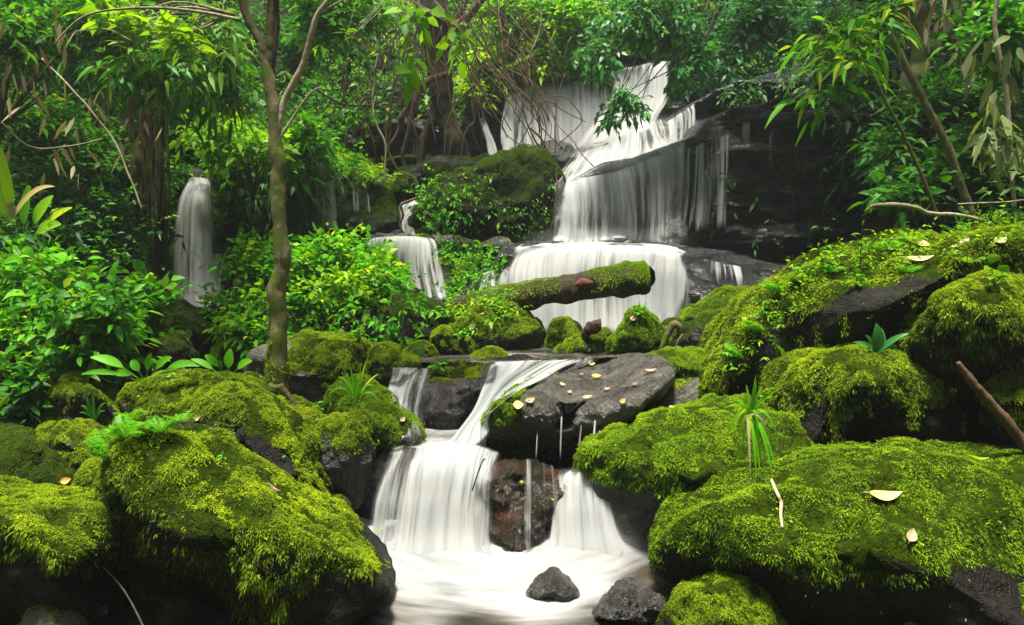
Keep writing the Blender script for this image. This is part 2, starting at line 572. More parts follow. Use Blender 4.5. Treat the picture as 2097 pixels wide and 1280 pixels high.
tag(ground, 'dark forest soil sloping up both sides of the stream', 'ground', kind='structure')
BV_V, BV_F, BV_N = [gv], [gq], [len(gv)]
def to_bvh(v, faces):
    n = sum(BV_N)
    BV_V.append(v)
    for f in faces:
        BV_F.append(f + n)
    BV_N.append(len(v))

# ------------------------------------------------------------------ the cliff: terraces cut into a relief y = F(x, z)
def lipz(x, d, pts):
    """height of a ledge drawn in the photograph at depth d"""
    px = CX + x / d * FPX
    a = np.array(pts, float)
    return EYE - (np.interp(px, a[:, 0], a[:, 1]) - HY) / FPX * d
TIERS = [  # (front depth, lip polyline in photo pixels)
    (7.55, [(600, 640), (940, 600), (1000, 560), (1030, 515), (1100, 500), (1300, 497), (1420, 508), (1500, 530), (1600, 552), (1800, 560), (2400, 540)]),
    (9.0, [(500, 500), (800, 480), (860, 420), (1100, 400), (1135, 372), (1220, 345), (1300, 322), (1420, 272), (1445, 240), (1520, 215), (1600, 193), (1700, 165), (1850, 130), (2400, 60)]),
    (10.2, [(500, 440), (820, 345), (1040, 325), (1120, 318), (1180, 300), (1260, 290), (1350, 252), (1420, 208), (1500, 178), (1590, 140), (1680, 118), (1850, 95), (2400, 20)]),
    (11.6, [(500, 420), (640, 330), (760, 262), (900, 232), (1000, 225), (1035, 183), (1130, 168), (1200, 160), (1260, 144), (1290, 134), (1365, 122), (1450, 116), (1600, 60), (1850, 20), (2400, -60)]),
    (11.9, [(500, 330), (1000, 150), (1400, 60), (2400, -100)]),
]
def cliffF(x, z, extra=True):
    x, z = np.broadcast_arrays(x, z)
    p = np.stack([x, 0 * x, z], -1)
    wob = 0.10 * fbm(p * np.array([1.5, 1, 0.6]), 21, 3)
    y = np.full(x.shape, TIERS[0][0])
    for k in range(len(TIERS) - 1):
        lz = lipz(x, TIERS[k][0], TIERS[k][1]) + 0.05 * fbm(p * np.array([2.5, 0, 0]), 31 + k, 3)
        y = y + (TIERS[k + 1][0] - TIERS[k][0]) * sstep(lz - 0.02, lz + 0.10, z)
    y = y + 0.95 * np.maximum(0, z - lipz(x, TIERS[3][0], TIERS[3][1]) - 0.08)
    if extra:
        st = fbm(p * np.array([0.8, 1, 7.0]), 41, 3)
        pxc = CX + x / 9.5 * FPX
        calm = 1 - 0.8 * sstep(960, 1040, pxc) * sstep(1500, 1400, pxc)
        y = y + calm * (wob - 0.20 * st) - 0.07 * calm * fbm(p * 5.0, 51, 4)
        y = y - 0.30 * calm * np.abs(np.mod(z * 2.3 + 0.7 * vnoise(p * 1.2, 61), 1.0) - 0.5)
    return y
cxs = np.arange(-3.4, 9.5, 0.035)
czs = np.concatenate([np.arange(-0.3, 6.3, 0.028)])
CXX, CZZ = np.meshgrid(cxs, czs)
cv = np.stack([CXX, cliffF(CXX, CZZ), CZZ], -1).reshape(-1, 3)
nx, ny = len(cxs), len(czs)
I = (np.arange(ny - 1)[:, None] * nx + np.arange(nx - 1)[None]).ravel()
cq = np.stack([I, I + 1, I + nx + 1, I + nx], -1)
cpx, cpy = toPix(cv)
cmoss = sstep(0.15, 0.5, fbm(cv * 1.3, 77, 3)) * (sstep(1020, 960, cpx) + sstep(1650, 1900, cpx) * 0.6)
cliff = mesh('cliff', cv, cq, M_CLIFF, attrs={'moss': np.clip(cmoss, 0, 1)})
tag(cliff, 'dark wet terraced rock cliff behind the falls', 'cliff', kind='structure')
to_bvh(cv, [cq])

# ------------------------------------------------------------------ boulders
ROCKS = {}
RNG = np.random.default_rng(5)
MOSSK = 15.0
def inpoly(px, py, poly):
    poly = np.asarray(poly, float)
    r = np.zeros(px.shape, bool)
    j = len(poly) - 1
    for i in range(len(poly)):
        xi, yi = poly[i]
        xj, yj = poly[j]
        c = ((yi > py) != (yj > py)) & (px < (xj - xi) * (py - yi) / (yj - yi + 1e-9) + xi)
        r ^= c
        j = i
    return r
def grid_norms(v, q):
    a, b, c, d = v[q[:, 0]], v[q[:, 1]], v[q[:, 2]], v[q[:, 3]]
    fn = np.cross(c - a, d - b)
    n = np.zeros_like(v)
    for k in range(4):
        np.add.at(n, q[:, k], fn)
    return norm(n)
def moss_tufts(acc, v, q, mask, nrm, L, seed, k=None, hang=0.6, keepback=-0.35):
    rng = np.random.default_rng(seed)
    k = k or MOSSK
    a, b, c, d = v[q[:, 0]], v[q[:, 1]], v[q[:, 2]], v[q[:, 3]]
    area = 0.5 * np.linalg.norm(np.cross(c - a, d - b), axis=1)
    mk = mask[q].mean(1)
    cen = (a + b + c + d) / 4
    fn = norm(nrm[q].sum(1))
    toc = norm(np.array([0, 0, EYE]) - cen)
    vis = (fn * toc).sum(1) > keepback
    cpx_, cpy_ = toPix(cen)
    vis &= (cpx_ > -120) & (cpx_ < 2220) & (cpy_ < 1400)
    w = area * np.clip(mk * 1.15, 0, 1) * vis
    tot = w.sum()
    n = int(tot / L ** 2 * k)
    if n < 3:
        return
    n = min(n, 110000)
    fi = rng.choice(len(q), n, p=w / tot)
    s, t = rng.random(n)[:, None], rng.random(n)[:, None]
    pos = (1 - s) * (1 - t) * a[fi] + s * (1 - t) * b[fi] + s * t * c[fi] + (1 - s) * t * d[fi]
    nn = fn[fi]
    r = rdir(rng, n)
    steep = np.clip(1 - nn[:, 2], 0, 1.2)[:, None]
    dr = norm(nn * 0.75 + r * 0.85 + np.array([0, 0, -1]) * steep * hang * 0.55)
    cl = fbm(pos * (0.18 / L), seed, 3)
    ln = L * (0.55 + 0.9 * rng.random(n)) * (1 + 0.4 * cl) * (1 + 0.9 * hang * steep[:, 0] * rng.random(n) ** 2)
    up = norm(nn + 0.8 * rdir(rng, n))
    patch = fbm(pos * (0.05 / L), seed + 9, 3)
    tone = np.clip(0.50 + 0.20 * rng.normal(size=n) + 0.26 * patch + 0.10 * cl - 0.40 * np.clip(steep[:, 0] - 0.35, 0, 1), 0, 1)  # steep fronds browner, with some shade put into the tone
    cushion = fbm(pos / (L * 9.5), seed + 21, 4, 0.62)
    keep = cushion > -0.85 - 0.35 * rng.random(n)
    pos = pos + nn * (L * (-0.15 + 2.0 * np.clip(cushion + 0.2, -0.5, 1)) * 1.0)[:, None]
    pos, dr, up, ln, tone = pos[keep], dr[keep], up[keep], ln[keep], tone[keep]
    n = len(pos)
    leaves(acc, pos, dr, up, ln, ln * (0.10 + 0.08 * rng.random(n)), 0.25 + 0.35 * rng.random(n), tone, 0)

def rock(key, label, outline, d, tf, tb=None, slant=0.0, prof=(0.75, 0.85), amp=0.05, freq=2.2, seed=None, mat=None, mthr=0.25, yfun=None,
         mline=None, mpoly=None, moss=True, mpx=11, k=None, hang=0.6, name='mossy_boulder', cat='boulder', group=None, center=None, facet=8,
         nseg=140, nring=64, mossmat=None, mback=True, strands=None, msoft=0.28, thin=0.9, thin0=1.05):
    seed = seed if seed is not None else (sum(ord(c) * (i + 3) for i, c in enumerate(key)) % 997)
    tb = tb or tf * 1.1
    o = crom(outline, nseg, True)
    c = np.array(center, float) if center is not None else o.mean(0)
    ph = np.linspace(0.0, np.pi, nring + 2)[1:-1]
    r = np.sin(ph) ** prof[0]
    dd = -np.sign(np.cos(ph)) * np.abs(np.cos(ph)) ** prof[1]
    hx, hz = o[:, 0] - c[0], o[:, 1] - c[1]
    # unit ball cut by flat facets, so that boulders get planes and edges
    thj = np.arange(nseg) / nseg * 2 * np.pi
    ball = np.stack([r[:, None] * np.cos(thj), dd[:, None] + 0 * thj[None], r[:, None] * np.sin(thj)], -1)
    frng = np.random.default_rng(seed + 400)
    for _ in range(facet):
        ny_ = -frng.uniform(0.45, 0.95)
        az_ = frng.uniform(0, 2 * np.pi)
        s_ = math.sqrt(1 - ny_ * ny_)
        n_ = np.array([s_ * math.cos(az_), ny_, s_ * math.sin(az_)])
        h_ = max(frng.uniform(0.70, 0.88), s_ + 0.015)
        ex = np.maximum(0, ball @ n_ - h_)
        ball = ball - ex[..., None] * n_ * 0.95
    rb = np.hypot(ball[..., 0], ball[..., 2])
    fi_ = np.mod(np.arctan2(ball[..., 2], ball[..., 0]), 2 * np.pi) / (2 * np.pi) * nseg
    i0_ = np.floor(fi_).astype(int)
    fr_ = fi_ - i0_
    HXg = hx[i0_ % nseg] * (1 - fr_) + hx[(i0_ + 1) % nseg] * fr_
    HZg = hz[i0_ % nseg] * (1 - fr_) + hz[(i0_ + 1) % nseg] * fr_
    PX = c[0] + rb * HXg
    PY = c[1] + rb * HZg
    ddg = ball[..., 1]
    zc = EYE - (c[1] - HY) / FPX * d
    Y = d + np.where(ddg < 0, ddg * tf, ddg * tb)
    Z0 = EYE - (PY - HY) / FPX * d
    fr = (dd < 0)[:, None] * np.abs(dd)[:, None] ** 0.6
    Y = Y + slant * (Z0 - zc) * fr
    if yfun is not None:
        w_ = (dd < 0)[:, None] * np.clip(np.abs(dd)[:, None] * 2.2, 0, 1) ** 0.6
        Y = Y * (1 - w_) + yfun(PX, PY) * w_
    dproj = np.where(dd[:, None] < 0, Y, d)
    v = PA(PX, PY, dproj)
    v[..., 1] = Y
    pf, pb = PA(c[0], c[1], d - tf), PA(c[0], c[1], d)
    pb[1] = d + tb
    vv = np.concatenate([v.reshape(-1, 3), pf[None], pb[None]])
    i = np.arange(nring - 1)[:, None] * nseg
    j = np.arange(nseg)[None]
    jn = (j + 1) % nseg
    q = np.stack([i + j, i + jn, i + nseg + jn, i + nseg + j], -1).reshape(-1, 4)
    j = np.arange(nseg)
    kf, kb = nring * nseg, nring * nseg + 1
    t = np.concatenate([np.stack([np.full(nseg, kf), (j + 1) % nseg, j], -1),
                        np.stack([np.full(nseg, kb), (nring - 1) * nseg + j, (nring - 1) * nseg + (j + 1) % nseg], -1)])
    nr = grid_norms(vv, q)
    if (nr[:nseg * 6] @ np.array([0, 1, 0])).mean() > 0:      # outward
        q = q[:, ::-1].copy()
        t = t[:, ::-1].copy()
        nr = -nr
    nr[kf] = (0, -1, 0)
    nr[kb] = (0, 1, 0)
    sc = d / 4.0
    px0, py0 = toPix(vv)
    n1 = 1.25 * fbm(vv * freq / sc + seed, seed, 6, 0.55)
    n2 = 1 - np.abs(vnoise(vv * freq * 1.7 / sc + seed, seed + 50)) * 2
    vv = vv + nr * (sc * amp * (n1 + 0.35 * n2))[:, None]
    nr = grid_norms(vv, q)
    nr[kf] = (0, -1, 0)
    nr[kb] = (0, 1, 0)
    m = np.zeros(len(vv))
    if moss:
        nz = nr[:, 2]
        f = fbm(vv * 2.6 / sc, seed + 7, 4)
        m = sstep(mthr - msoft, mthr + msoft, nz + 0.30 * f)
        jit = 14 * fbm(vv * 5 / sc, seed + 8, 3)
        px, py = px0, py0
        if mline is not None:
            a = np.array(mline, float)
            lim = np.interp(px, a[:, 0], a[:, 1])
            mm = sstep(12, -12, py - lim + 1.6 * jit)
            m = np.maximum(m * mm, mm * sstep(-0.95, -0.45, nz + 0.3 * f)) if mback else m * mm
        if mpoly is not None:
            ins = inpoly(px + jit, py + jit, mpoly)
            m = np.where(ins, np.maximum(m, 0.95), m * 0.0)
        # moss thins out on steep and overhanging faces and lets the rock show
        st_ = 1 - nz + 0.75 * fbm(vv * 4.2 / sc, seed + 61, 4)
        m = m * (1 - thin * sstep(thin0, thin0 + 0.45, st_))
        m = np.clip(m, 0, 1)
    ob = mesh(name, vv, [q, t], mat or M_ROCK, None, True, {'moss': m})
    loc = (vv.min(0) + vv.max(0)) / 2
    loc[2] = vv[:, 2].min()
    # shift mesh so its origin sits at its base
    ob.location = loc
    co = (vv - loc).astype(np.float32)
    ob.data.vertices.foreach_set('co', co.ravel())
    ob.data.update()
    tag(ob, label, cat, group)
    to_bvh(vv, [q])
    if moss:
        acc = Acc()
        L = 0.35 * mpx * d / FPX
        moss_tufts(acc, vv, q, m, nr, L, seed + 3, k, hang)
        if strands:       # hanging strands of moss under the edge
            rng = np.random.default_rng(seed + 77)
            for (sx, sy, ln) in strands:
                p0 = None
                dist = np.hypot(px0 - sx, py0 - sy) + (nr[:, 1] > 0.1) * 1e4
                p0 = vv[np.argmin(dist)]
                n_ = int(ln * 1.6) + 8
                s = rng.random(n_)
                pos = p0 + np.stack([rng.normal(size=n_) * 0.006 * d * (1 - 0.6 * s), -0.02 - 0.01 * rng.random(n_), -s * ln * d / FPX], -1)
                leaves(acc, pos, rdir(rng, n_) * 0.7 + np.array([0, -0.2, -1]), rdir(rng, n_), L * (0.7 + rng.random(n_)), L * 0.16, 0.3, 0.25 + 0.4 * rng.random(n_), 0)
        mo = acc.build('moss', mossmat or M_MOSS)
        if mo:
            cc = np.concatenate(acc.v) - loc
            mo.data.vertices.foreach_set('co', cc.astype(np.float32).ravel())
            mo.data.update()
            mo.parent = ob
    ROCKS[key] = ob
    return ob

# --- left bank
rock('B1', 'big wedge shaped boulder with shaggy yellow green moss, beside the foam pool at lower left',
     [(215, 925), (250, 890), (310, 880), (380, 898), (440, 950), (520, 998), (600, 1050), (680, 1098), (745, 1148), (797, 1205), (775, 1240), (735, 1272), (680, 1330), (600, 1320), (500, 1262), (400, 1205), (310, 1155), (245, 1110), (212, 1040), (205, 970)],
     3.2, 0.42, 0.5, slant=0.12, prof=(0.5, 0.8), amp=0.03, thin0=0.95, facet=5, mat=M_DARK, mthr=-0.35, mpoly=[(150, 850), (600, 900), (790, 1160), (760, 1172), (690, 1180), (655, 1190), (600, 1235), (560, 1270), (470, 1235), (430, 1180), (330, 1165), (290, 1130), (170, 1130)], mpx=13, hang=1.2, k=14, center=(440, 1090))
rock('B2', 'low flat topped boulder under thick moss at the lower left edge',
     [(-160, 1048), (-60, 1038), (60, 1036), (190, 1045), (250, 1085), (255, 1130), (215, 1180), (185, 1300), (-160, 1330)],
     3.05, 0.34, 0.5, slant=-0.15, amp=0.04, mthr=-0.4, mline=[(-160, 1150), (60, 1130), (110, 1160), (250, 1170)], mpx=13, hang=1.3, prof=(0.5, 0.8), mat=M_DARK)
rock('B2b', 'small pale green rock at the bottom left corner', [(30, 1330), (60, 1262), (105, 1236), (150, 1238), (160, 1275), (140, 1340)], 2.85, 0.12, amp=0.02, mat=M_PALE, mthr=0.5, mpx=7, k=8)
rock('B3', 'mossy hump wedged behind the big wedge shaped boulder', [(148, 1035), (150, 990), (175, 952), (215, 945), (260, 960), (300, 1000), (290, 1060), (200, 1060)], 3.6, 0.2, mthr=-0.2, mpx=11)
rock('B4', 'smooth dark green sloping boulder at the left edge above the moss shelf', [(-160, 880), (-60, 885), (20, 898), (90, 940), (138, 985), (130, 1025), (40, 1060), (-160, 1060)], 3.9, 0.3, mthr=-0.1, mpx=7, k=10, mossmat=M_MOSSD)
rock('B5', 'round mossy hump below the leafy left bushes', [(70, 885), (105, 860), (160, 865), (205, 900), (215, 950), (160, 985), (90, 970)], 4.1, 0.2, mthr=-0.1, mpx=9)
rock('L3', 'wide moss mound at the foot of the left bushes', [(20, 850), (60, 800), (130, 775), (200, 790), (255, 850), (260, 920), (180, 960), (60, 940)], 4.6, 0.35, mthr=-0.1, mpx=9)
rock('B6b', 'dark faced boulder with a moss rim, between the wedge boulder and the stream',
     [(395, 880), (425, 825), (480, 795), (545, 820), (590, 860), (625, 930), (660, 990), (675, 1045), (665, 1095), (600, 1110), (480, 1080), (400, 980)], 3.85, 0.33, slant=-0.05, mthr=0.3, mpoly=[(380, 760), (560, 780), (640, 880), (700, 1080), (655, 1080), (625, 1000), (598, 930), (560, 905), (540, 885), (470, 880), (400, 900)], mpx=11, hang=1.0, mat=M_DARK)
rock('B6a', 'long moss covered ridge running down to the stream below the slim tree',
     [(222, 865), (255, 795), (320, 762), (400, 752), (470, 775), (560, 818), (640, 855), (690, 900), (690, 945), (640, 975), (520, 960), (380, 935), (260, 930)], 4.45, 0.4, slant=0.3, mthr=-0.3, mpx=10, mline=[(200, 930), (500, 900), (640, 930), (690, 925)])
rock('B7', 'upright dark rock with a yellow moss cap beside the stream', [(655, 880), (680, 853), (735, 852), (755, 890), (752, 960), (735, 1030), (690, 1040), (660, 960)], 4.15, 0.16, slant=-0.1, mthr=0.1, mline=[(600, 905), (700, 925), (760, 905)], mpx=9, hang=1.0, mback=True)
rock('B8', 'rounded green mossy boulder with a grass tuft, left of the upper cascade', [(668, 830), (690, 805), (720, 792), (765, 808), (805, 845), (842, 888), (838, 915), (800, 945), (750, 940), (700, 900)], 4.45, 0.25, mthr=-0.25, mline=[(600, 900), (740, 905), (800, 915), (845, 895)], mpx=9, mossmat=M_MOSS2)
rock('B9', 'small mossy stone at the dark gap beside the foam pool', [(658, 1050), (672, 1015), (700, 1008), (722, 1030), (718, 1070), (695, 1095), (665, 1085)], 4.0, 0.1, mthr=0.0, mpx=7, k=8, amp=0.02)
rock('B9b', 'dark bare rock sloping into the pool left of the foam', [(640, 1060), (700, 1080), (740, 1100), (745, 1130), (700, 1160), (600, 1150)], 3.95, 0.2, moss=False, name='bare_rock', cat='rock')
rock('B9c', 'tall dark rock wall in the gap left of the lower falls', [(640, 930), (720, 900), (800, 905), (790, 960), (765, 1050), (740, 1130), (640, 1130)], 4.45, 0.25, moss=False, name='bare_rock', cat='rock', mat=M_DARK)
rock('B10', 'pale beige boulder with moss patches behind the slim tree', [(492, 768), (515, 728), (560, 705), (640, 688), (700, 684), (752, 705), (768, 755), (750, 810), (700, 850), (600, 850), (520, 820)], 5.35, 0.45, mat=M_PALE, mthr=0.05, mpx=7, mpoly=[(500, 775), (560, 745), (590, 720), (600, 680), (800, 670), (800, 830), (660, 800), (640, 760), (590, 770), (560, 800), (510, 800)], k=11)
rock('B11', 'small mossy block right of the pale beige boulder', [(752, 735), (772, 708), (800, 712), (812, 742), (850, 742), (835, 768), (805, 790), (770, 815), (750, 790)], 5.0, 0.15, mthr=-0.1, mpx=8, amp=0.03)
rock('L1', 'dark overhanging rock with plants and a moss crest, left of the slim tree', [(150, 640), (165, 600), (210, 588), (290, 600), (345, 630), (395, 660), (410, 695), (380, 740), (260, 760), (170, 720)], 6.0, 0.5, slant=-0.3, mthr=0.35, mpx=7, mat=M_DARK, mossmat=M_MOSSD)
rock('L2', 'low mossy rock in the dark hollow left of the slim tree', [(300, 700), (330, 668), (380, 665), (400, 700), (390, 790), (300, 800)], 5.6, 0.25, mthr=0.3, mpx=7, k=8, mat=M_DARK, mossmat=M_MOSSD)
# --- rocks between the pools
rock('B13', 'dark mossy heap under trailing creepers at the log foot', [(680, 700), (705, 640), (760, 615), (830, 605), (890, 625), (935, 665), (930, 710), (870, 740), (760, 745)], 6.2, 0.35, mthr=0.1, mpx=7, mpoly=[(840, 600), (900, 615), (940, 665), (930, 690), (900, 680), (860, 645), (700, 650), (700, 600)], mat=M_DARK, mossmat=M_MOSSD)
rock('B14', 'rounded mossy rock in front of the log foot', [(880, 712), (895, 680), (930, 672), (965, 685), (978, 715), (960, 745), (900, 750)], 5.7, 0.18, mthr=-0.2, mpx=7)
rock('B15', 'high mossy boulder directly under the leaning log', [(925, 680), (955, 635), (1010, 612), (1065, 622), (1105, 655), (1118, 700), (1095, 735), (1010, 745), (950, 735)], 6.15, 0.35, mthr=0.0, mpx=7)
rock('B16', 'narrow mossy rock just right of the boulder under the log', [(1078, 665), (1095, 642), (1115, 655), (1122, 690), (1110, 720), (1080, 715)], 6.4, 0.12, mthr=0.0, mpx=6, amp=0.02)
rock('B17', 'egg shaped mossy boulder at the foot of the broad cascade', [(1115, 680), (1130, 652), (1160, 646), (1185, 665), (1190, 700), (1170, 735), (1125, 740)], 6.1, 0.2, mthr=-0.1, mpx=6, amp=0.02)
rock('B12', 'small moss lump on the brim of the upper cascade', [(820, 745), (840, 712), (872, 708), (890, 730), (885, 758), (830, 762)], 5.6, 0.12, mthr=0.0, mpx=7, amp=0.03)
rock('B12b', 'low mossy stone behind the brim of the middle cascade', [(968, 745), (985, 722), (1015, 715), (1040, 730), (1040, 748)], 5.5, 0.1, mthr=0.0, mpx=6, amp=0.02)
rock('B18', 'low slanting rock with moss on its left half, in the upper pool', [(1150, 738), (1165, 708), (1200, 688), (1245, 680), (1262, 705), (1255, 738)], 5.9, 0.2, mthr=0.25, mpx=6)
rock('B19', 'bright green pointed mossy boulder with small ferns on top', [(1250, 728), (1256, 690), (1280, 652), (1312, 630), (1342, 655), (1360, 700), (1352, 738), (1290, 745)], 5.6, 0.25, mthr=-0.3, mpx=8, mossmat=M_MOSS2)
rock('B20', 'dark root wrapped rock between two mossy boulders', [(1335, 735), (1345, 695), (1380, 660), (1405, 690), (1402, 740)], 5.8, 0.15, mthr=0.35, mpx=6, amp=0.03, mossmat=M_MOSSD)
rock('B21', 'dark draped boulder below the mossy slab at right', [(1390, 705), (1400, 660), (1450, 645), (1515, 650), (1540, 695), (1510, 735), (1430, 745)], 5.55, 0.25, slant=-0.1, mthr=0.15, mpx=7, hang=1.0, mossmat=M_MOSSD)
rock('B22', 'smooth mossy slab leaning behind the draped boulder', [(1393, 662), (1400, 640), (1470, 615), (1560, 603), (1600, 625), (1560, 650), (1450, 655)], 6.1, 0.3, mthr=0.0, mpx=5, k=10, mossmat=M_MOSS2)
# --- ledges of the near cascade
rock('K1', 'dark wet ledge that carries the two upper cascades', [(770, 775), (790, 757), (880, 752), (1000, 745), (1200, 738), (1230, 800), (1180, 930), (1000, 985), (850, 960), (780, 900)], 5.25, 0.18, 0.5, slant=0.35, moss=False, mat=M_SHINE, amp=0.03, prof=(0.4, 0.8), name='rock_ledge', cat='ledge')
rock('K2', 'wet knobbly rock between the two upper cascades with a mossy top', [(850, 890), (845, 840), (868, 790), (875, 745), (930, 735), (1005, 740), (1010, 755), (975, 820), (945, 890), (910, 915)], 4.95, 0.22, 0.3, slant=0.3, mat=M_SHINE, amp=0.05, mpoly=[(868, 735), (1000, 735), (985, 775), (930, 790), (872, 790)], mpx=6, k=9, name='wet_rock', cat='rock')
rock('K3', 'rock shelf under the wide lower falls', [(758, 960), (800, 925), (900, 912), (1000, 930), (1060, 968), (1180, 975), (1262, 975), (1275, 1100), (1260, 1170), (1000, 1175), (750, 1165), (745, 1060)], 4.35, 0.30, 0.5, slant=0.12, moss=False, mat=M_SHINE, amp=0.03, prof=(0.35, 0.6), name='rock_ledge', cat='ledge')
rock('K4', 'red brown wet rock standing between the two lower falls', [(1000, 1150), (988, 1050), (1000, 1000), (1035, 972), (1090, 975), (1128, 1000), (1136, 1050), (1134, 1150), (1060, 1170)], 4.02, 0.2, 0.3, slant=0.2, moss=False, mat=M_RED, amp=0.07, freq=5, prof=(0.6, 0.9), nring=100, name='wet_rock', cat='rock')
rock('B25', 'bare grey boulder washed by the right hand trickle', [(1262, 905), (1285, 850), (1340, 805), (1400, 775), (1462, 772), (1480, 800), (1450, 850), (1370, 890), (1300, 930)], 5.0, 0.3, slant=0.3, mat=M_PALE, mthr=0.75, mpx=5, k=8, amp=0.03, name='grey_boulder')
rock('B24', 'low mossy cushion stone at the right end of the wet slab', [(1318, 750), (1340, 732), (1400, 727), (1455, 735), (1480, 762), (1440, 785), (1370, 782)], 5.1, 0.2, mthr=-0.2, mpx=7, mossmat=M_MOSS2)
rock('B23', 'flat wet slab strewn with fallen leaves above the lower falls', [(1000, 880), (1003, 848), (1040, 815), (1110, 782), (1165, 752), (1215, 735), (1290, 730), (1350, 742), (1372, 765), (1340, 800), (1290, 845), (1250, 885), (1215, 930), (1170, 948), (1090, 945), (1025, 925)],
     5.15, 0.3, 0.5, prof=(0.45, 0.7), center=(1160, 850), nring=110, facet=0, yfun=lambda X, Y: np.interp(Y + 0.35 * np.maximum(0, X - 1240), [735, 760, 800, 828, 840, 860, 900, 950], [5.2, 4.98, 4.62, 4.36, 4.28, 4.29, 4.42, 4.62]), mat=M_SLAB, amp=0.035, mpoly=[(985, 860), (1000, 825), (1120, 765), (1150, 775), (1080, 815), (1075, 850), (1110, 870), (1090, 930), (1040, 940), (990, 900)], mpx=8, mossmat=M_MOSS2, name='wet_slab', cat='rock slab', seed=12)
# --- right bank
rock('R1', 'huge overhanging boulder with ferns along its mossy crest, right of the falls',
     [(1437, 850), (1462, 780), (1515, 700), (1575, 625), (1645, 572), (1735, 532), (1860, 500), (2000, 478), (2110, 455), (2300, 445), (2400, 700), (2300, 1000), (1900, 1010), (1700, 970), (1600, 905), (1520, 880), (1450, 870)],
     4.72, 0.55, 1.2, slant=-0.8, prof=(0.5, 0.75), center=(1850, 720), amp=0.05, thin=0.25, facet=3, mpoly=[(1400, 870), (1400, 700), (1560, 580), (1700, 480), (2100, 400), (2400, 400), (2400, 590), (2050, 560), (1950, 575), (1860, 560), (1790, 585), (1720, 600), (1660, 640), (1600, 660), (1560, 715), (1515, 765), (1480, 825), (1455, 875)], mpx=12, hang=1.2, k=13,
     strands=[(1600, 740, 50), (1632, 690, 60), (1500, 840, 40), (1660, 670, 50), (1720, 640, 40), (1590, 700, 60), (1870, 590, 30), (1560, 740, 50)], mat=M_DARK)
rock('R2', 'rounded shaggy boulder with a yellow fern leaf at the right edge', [(1880, 710), (1925, 635), (1985, 590), (2060, 578), (2200, 582), (2260, 700), (2200, 820), (2060, 870), (1960, 830), (1900, 770)], 3.85, 0.35, 0.5, slant=-0.25, mthr=-0.4, mline=[(1880, 700), (1910, 720), (1950, 740), (2050, 745), (2110, 720), (2260, 690)], mpx=12, hang=1.1, k=13, mat=M_DARK)
rock('R3', 'boulder draped with hanging moss strands under the huge overhanging one', [(1598, 880), (1600, 800), (1630, 755), (1710, 730), (1800, 714), (1885, 718), (1955, 745), (2015, 790), (2070, 840), (2100, 900), (2060, 985), (1900, 1010), (1700, 1000), (1630, 950)], 4.1, 0.42, 0.5, slant=-0.35, mthr=-0.4,
     mline=[(1598, 850), (1640, 845), (1680, 830), (1720, 860), (1790, 815), (1850, 830), (1960, 800), (2020, 830), (2100, 880)], mpx=12, hang=1.3, k=12,
     strands=[(1705, 850, 90), (1700, 830, 80), (1862, 800, 70), (1865, 820, 50), (1960, 810, 70), (1690, 840, 30), (1780, 810, 35), (1740, 830, 30), (1910, 800, 30), (1715, 860, 60)], mat=M_DARK)
rock('R4', 'mossy boulder cut off by the right edge beside the brown stick', [(2020, 800), (2045, 755), (2100, 705), (2200, 690), (2300, 800), (2200, 930), (2090, 920), (2035, 860)], 3.65, 0.25, slant=-0.1, mthr=0.0, mpx=11, mat=M_DARK)
rock('B26', 'boulder with a thick fresh moss cap and veined dark flank, right of the lower falls',
     [(1193, 935), (1210, 905), (1300, 893), (1345, 868), (1430, 845), (1530, 836), (1595, 845), (1650, 895), (1695, 955), (1705, 1010), (1620, 1080), (1450, 1150), (1340, 1165), (1270, 1150), (1245, 1100), (1215, 1030), (1195, 985)],
     3.95, 0.42, 0.5, slant=0.05, prof=(0.55, 0.7), mthr=-0.5, mpoly=[(1150, 900), (1300, 830), (1600, 800), (1750, 1000), (1600, 1010), (1480, 1000), (1420, 1015), (1330, 998), (1260, 1002), (1205, 985), (1170, 985)], mpx=11, k=18, mossmat=M_MOSS2, hang=0.9, center=(1420, 985))
rock('B27', 'broad foreground boulder with an even moss carpet and one yellow leaf',
     [(1345, 1145), (1352, 1110), (1395, 1070), (1450, 1035), (1520, 1002), (1600, 972), (1700, 950), (1800, 937), (1920, 932), (2040, 938), (2200, 950), (2330, 1000), (2330, 1300), (2100, 1340), (1700, 1330), (1480, 1270), (1375, 1200)],
     3.3, 0.55, 0.6, slant=0.30, prof=(0.55, 0.75), center=(1780, 1120), mthr=-0.5, mline=[(1345, 1150), (1450, 1160), (1560, 1150), (1620, 1165), (1690, 1190), (1800, 1170), (1900, 1185), (2100, 1160), (2330, 1150)], mpx=11, k=19, mossmat=M_MOSS2, hang=1.0, amp=0.035, mat=M_DARK)
rock('B28', 'small domed mossy boulder at the bottom edge by the water', [(1335, 1330), (1350, 1262), (1385, 1215), (1440, 1192), (1505, 1187), (1555, 1215), (1580, 1270), (1590, 1340)], 2.95, 0.2, mthr=-0.3, mpx=11, mline=[(1300, 1230), (1370, 1270), (1400, 1400), (1700, 1400)], mat=M_DARK)
rock('B29', 'small mossy boulder in the bottom right corner', [(2005, 1330), (2008, 1250), (2035, 1212), (2090, 1195), (2200, 1200), (2230, 1330)], 2.9, 0.2, mthr=-0.2, mpx=12, mossmat=M_MOSS2, mat=M_DARK)
rock('B29c', 'flat dark stone between the two bottom boulders at right', [(1800, 1330), (1850, 1285), (1920, 1270), (2000, 1275), (2020, 1330)], 2.9, 0.12, mthr=0.6, mpx=8, k=6, amp=0.02, mat=M_DARK)
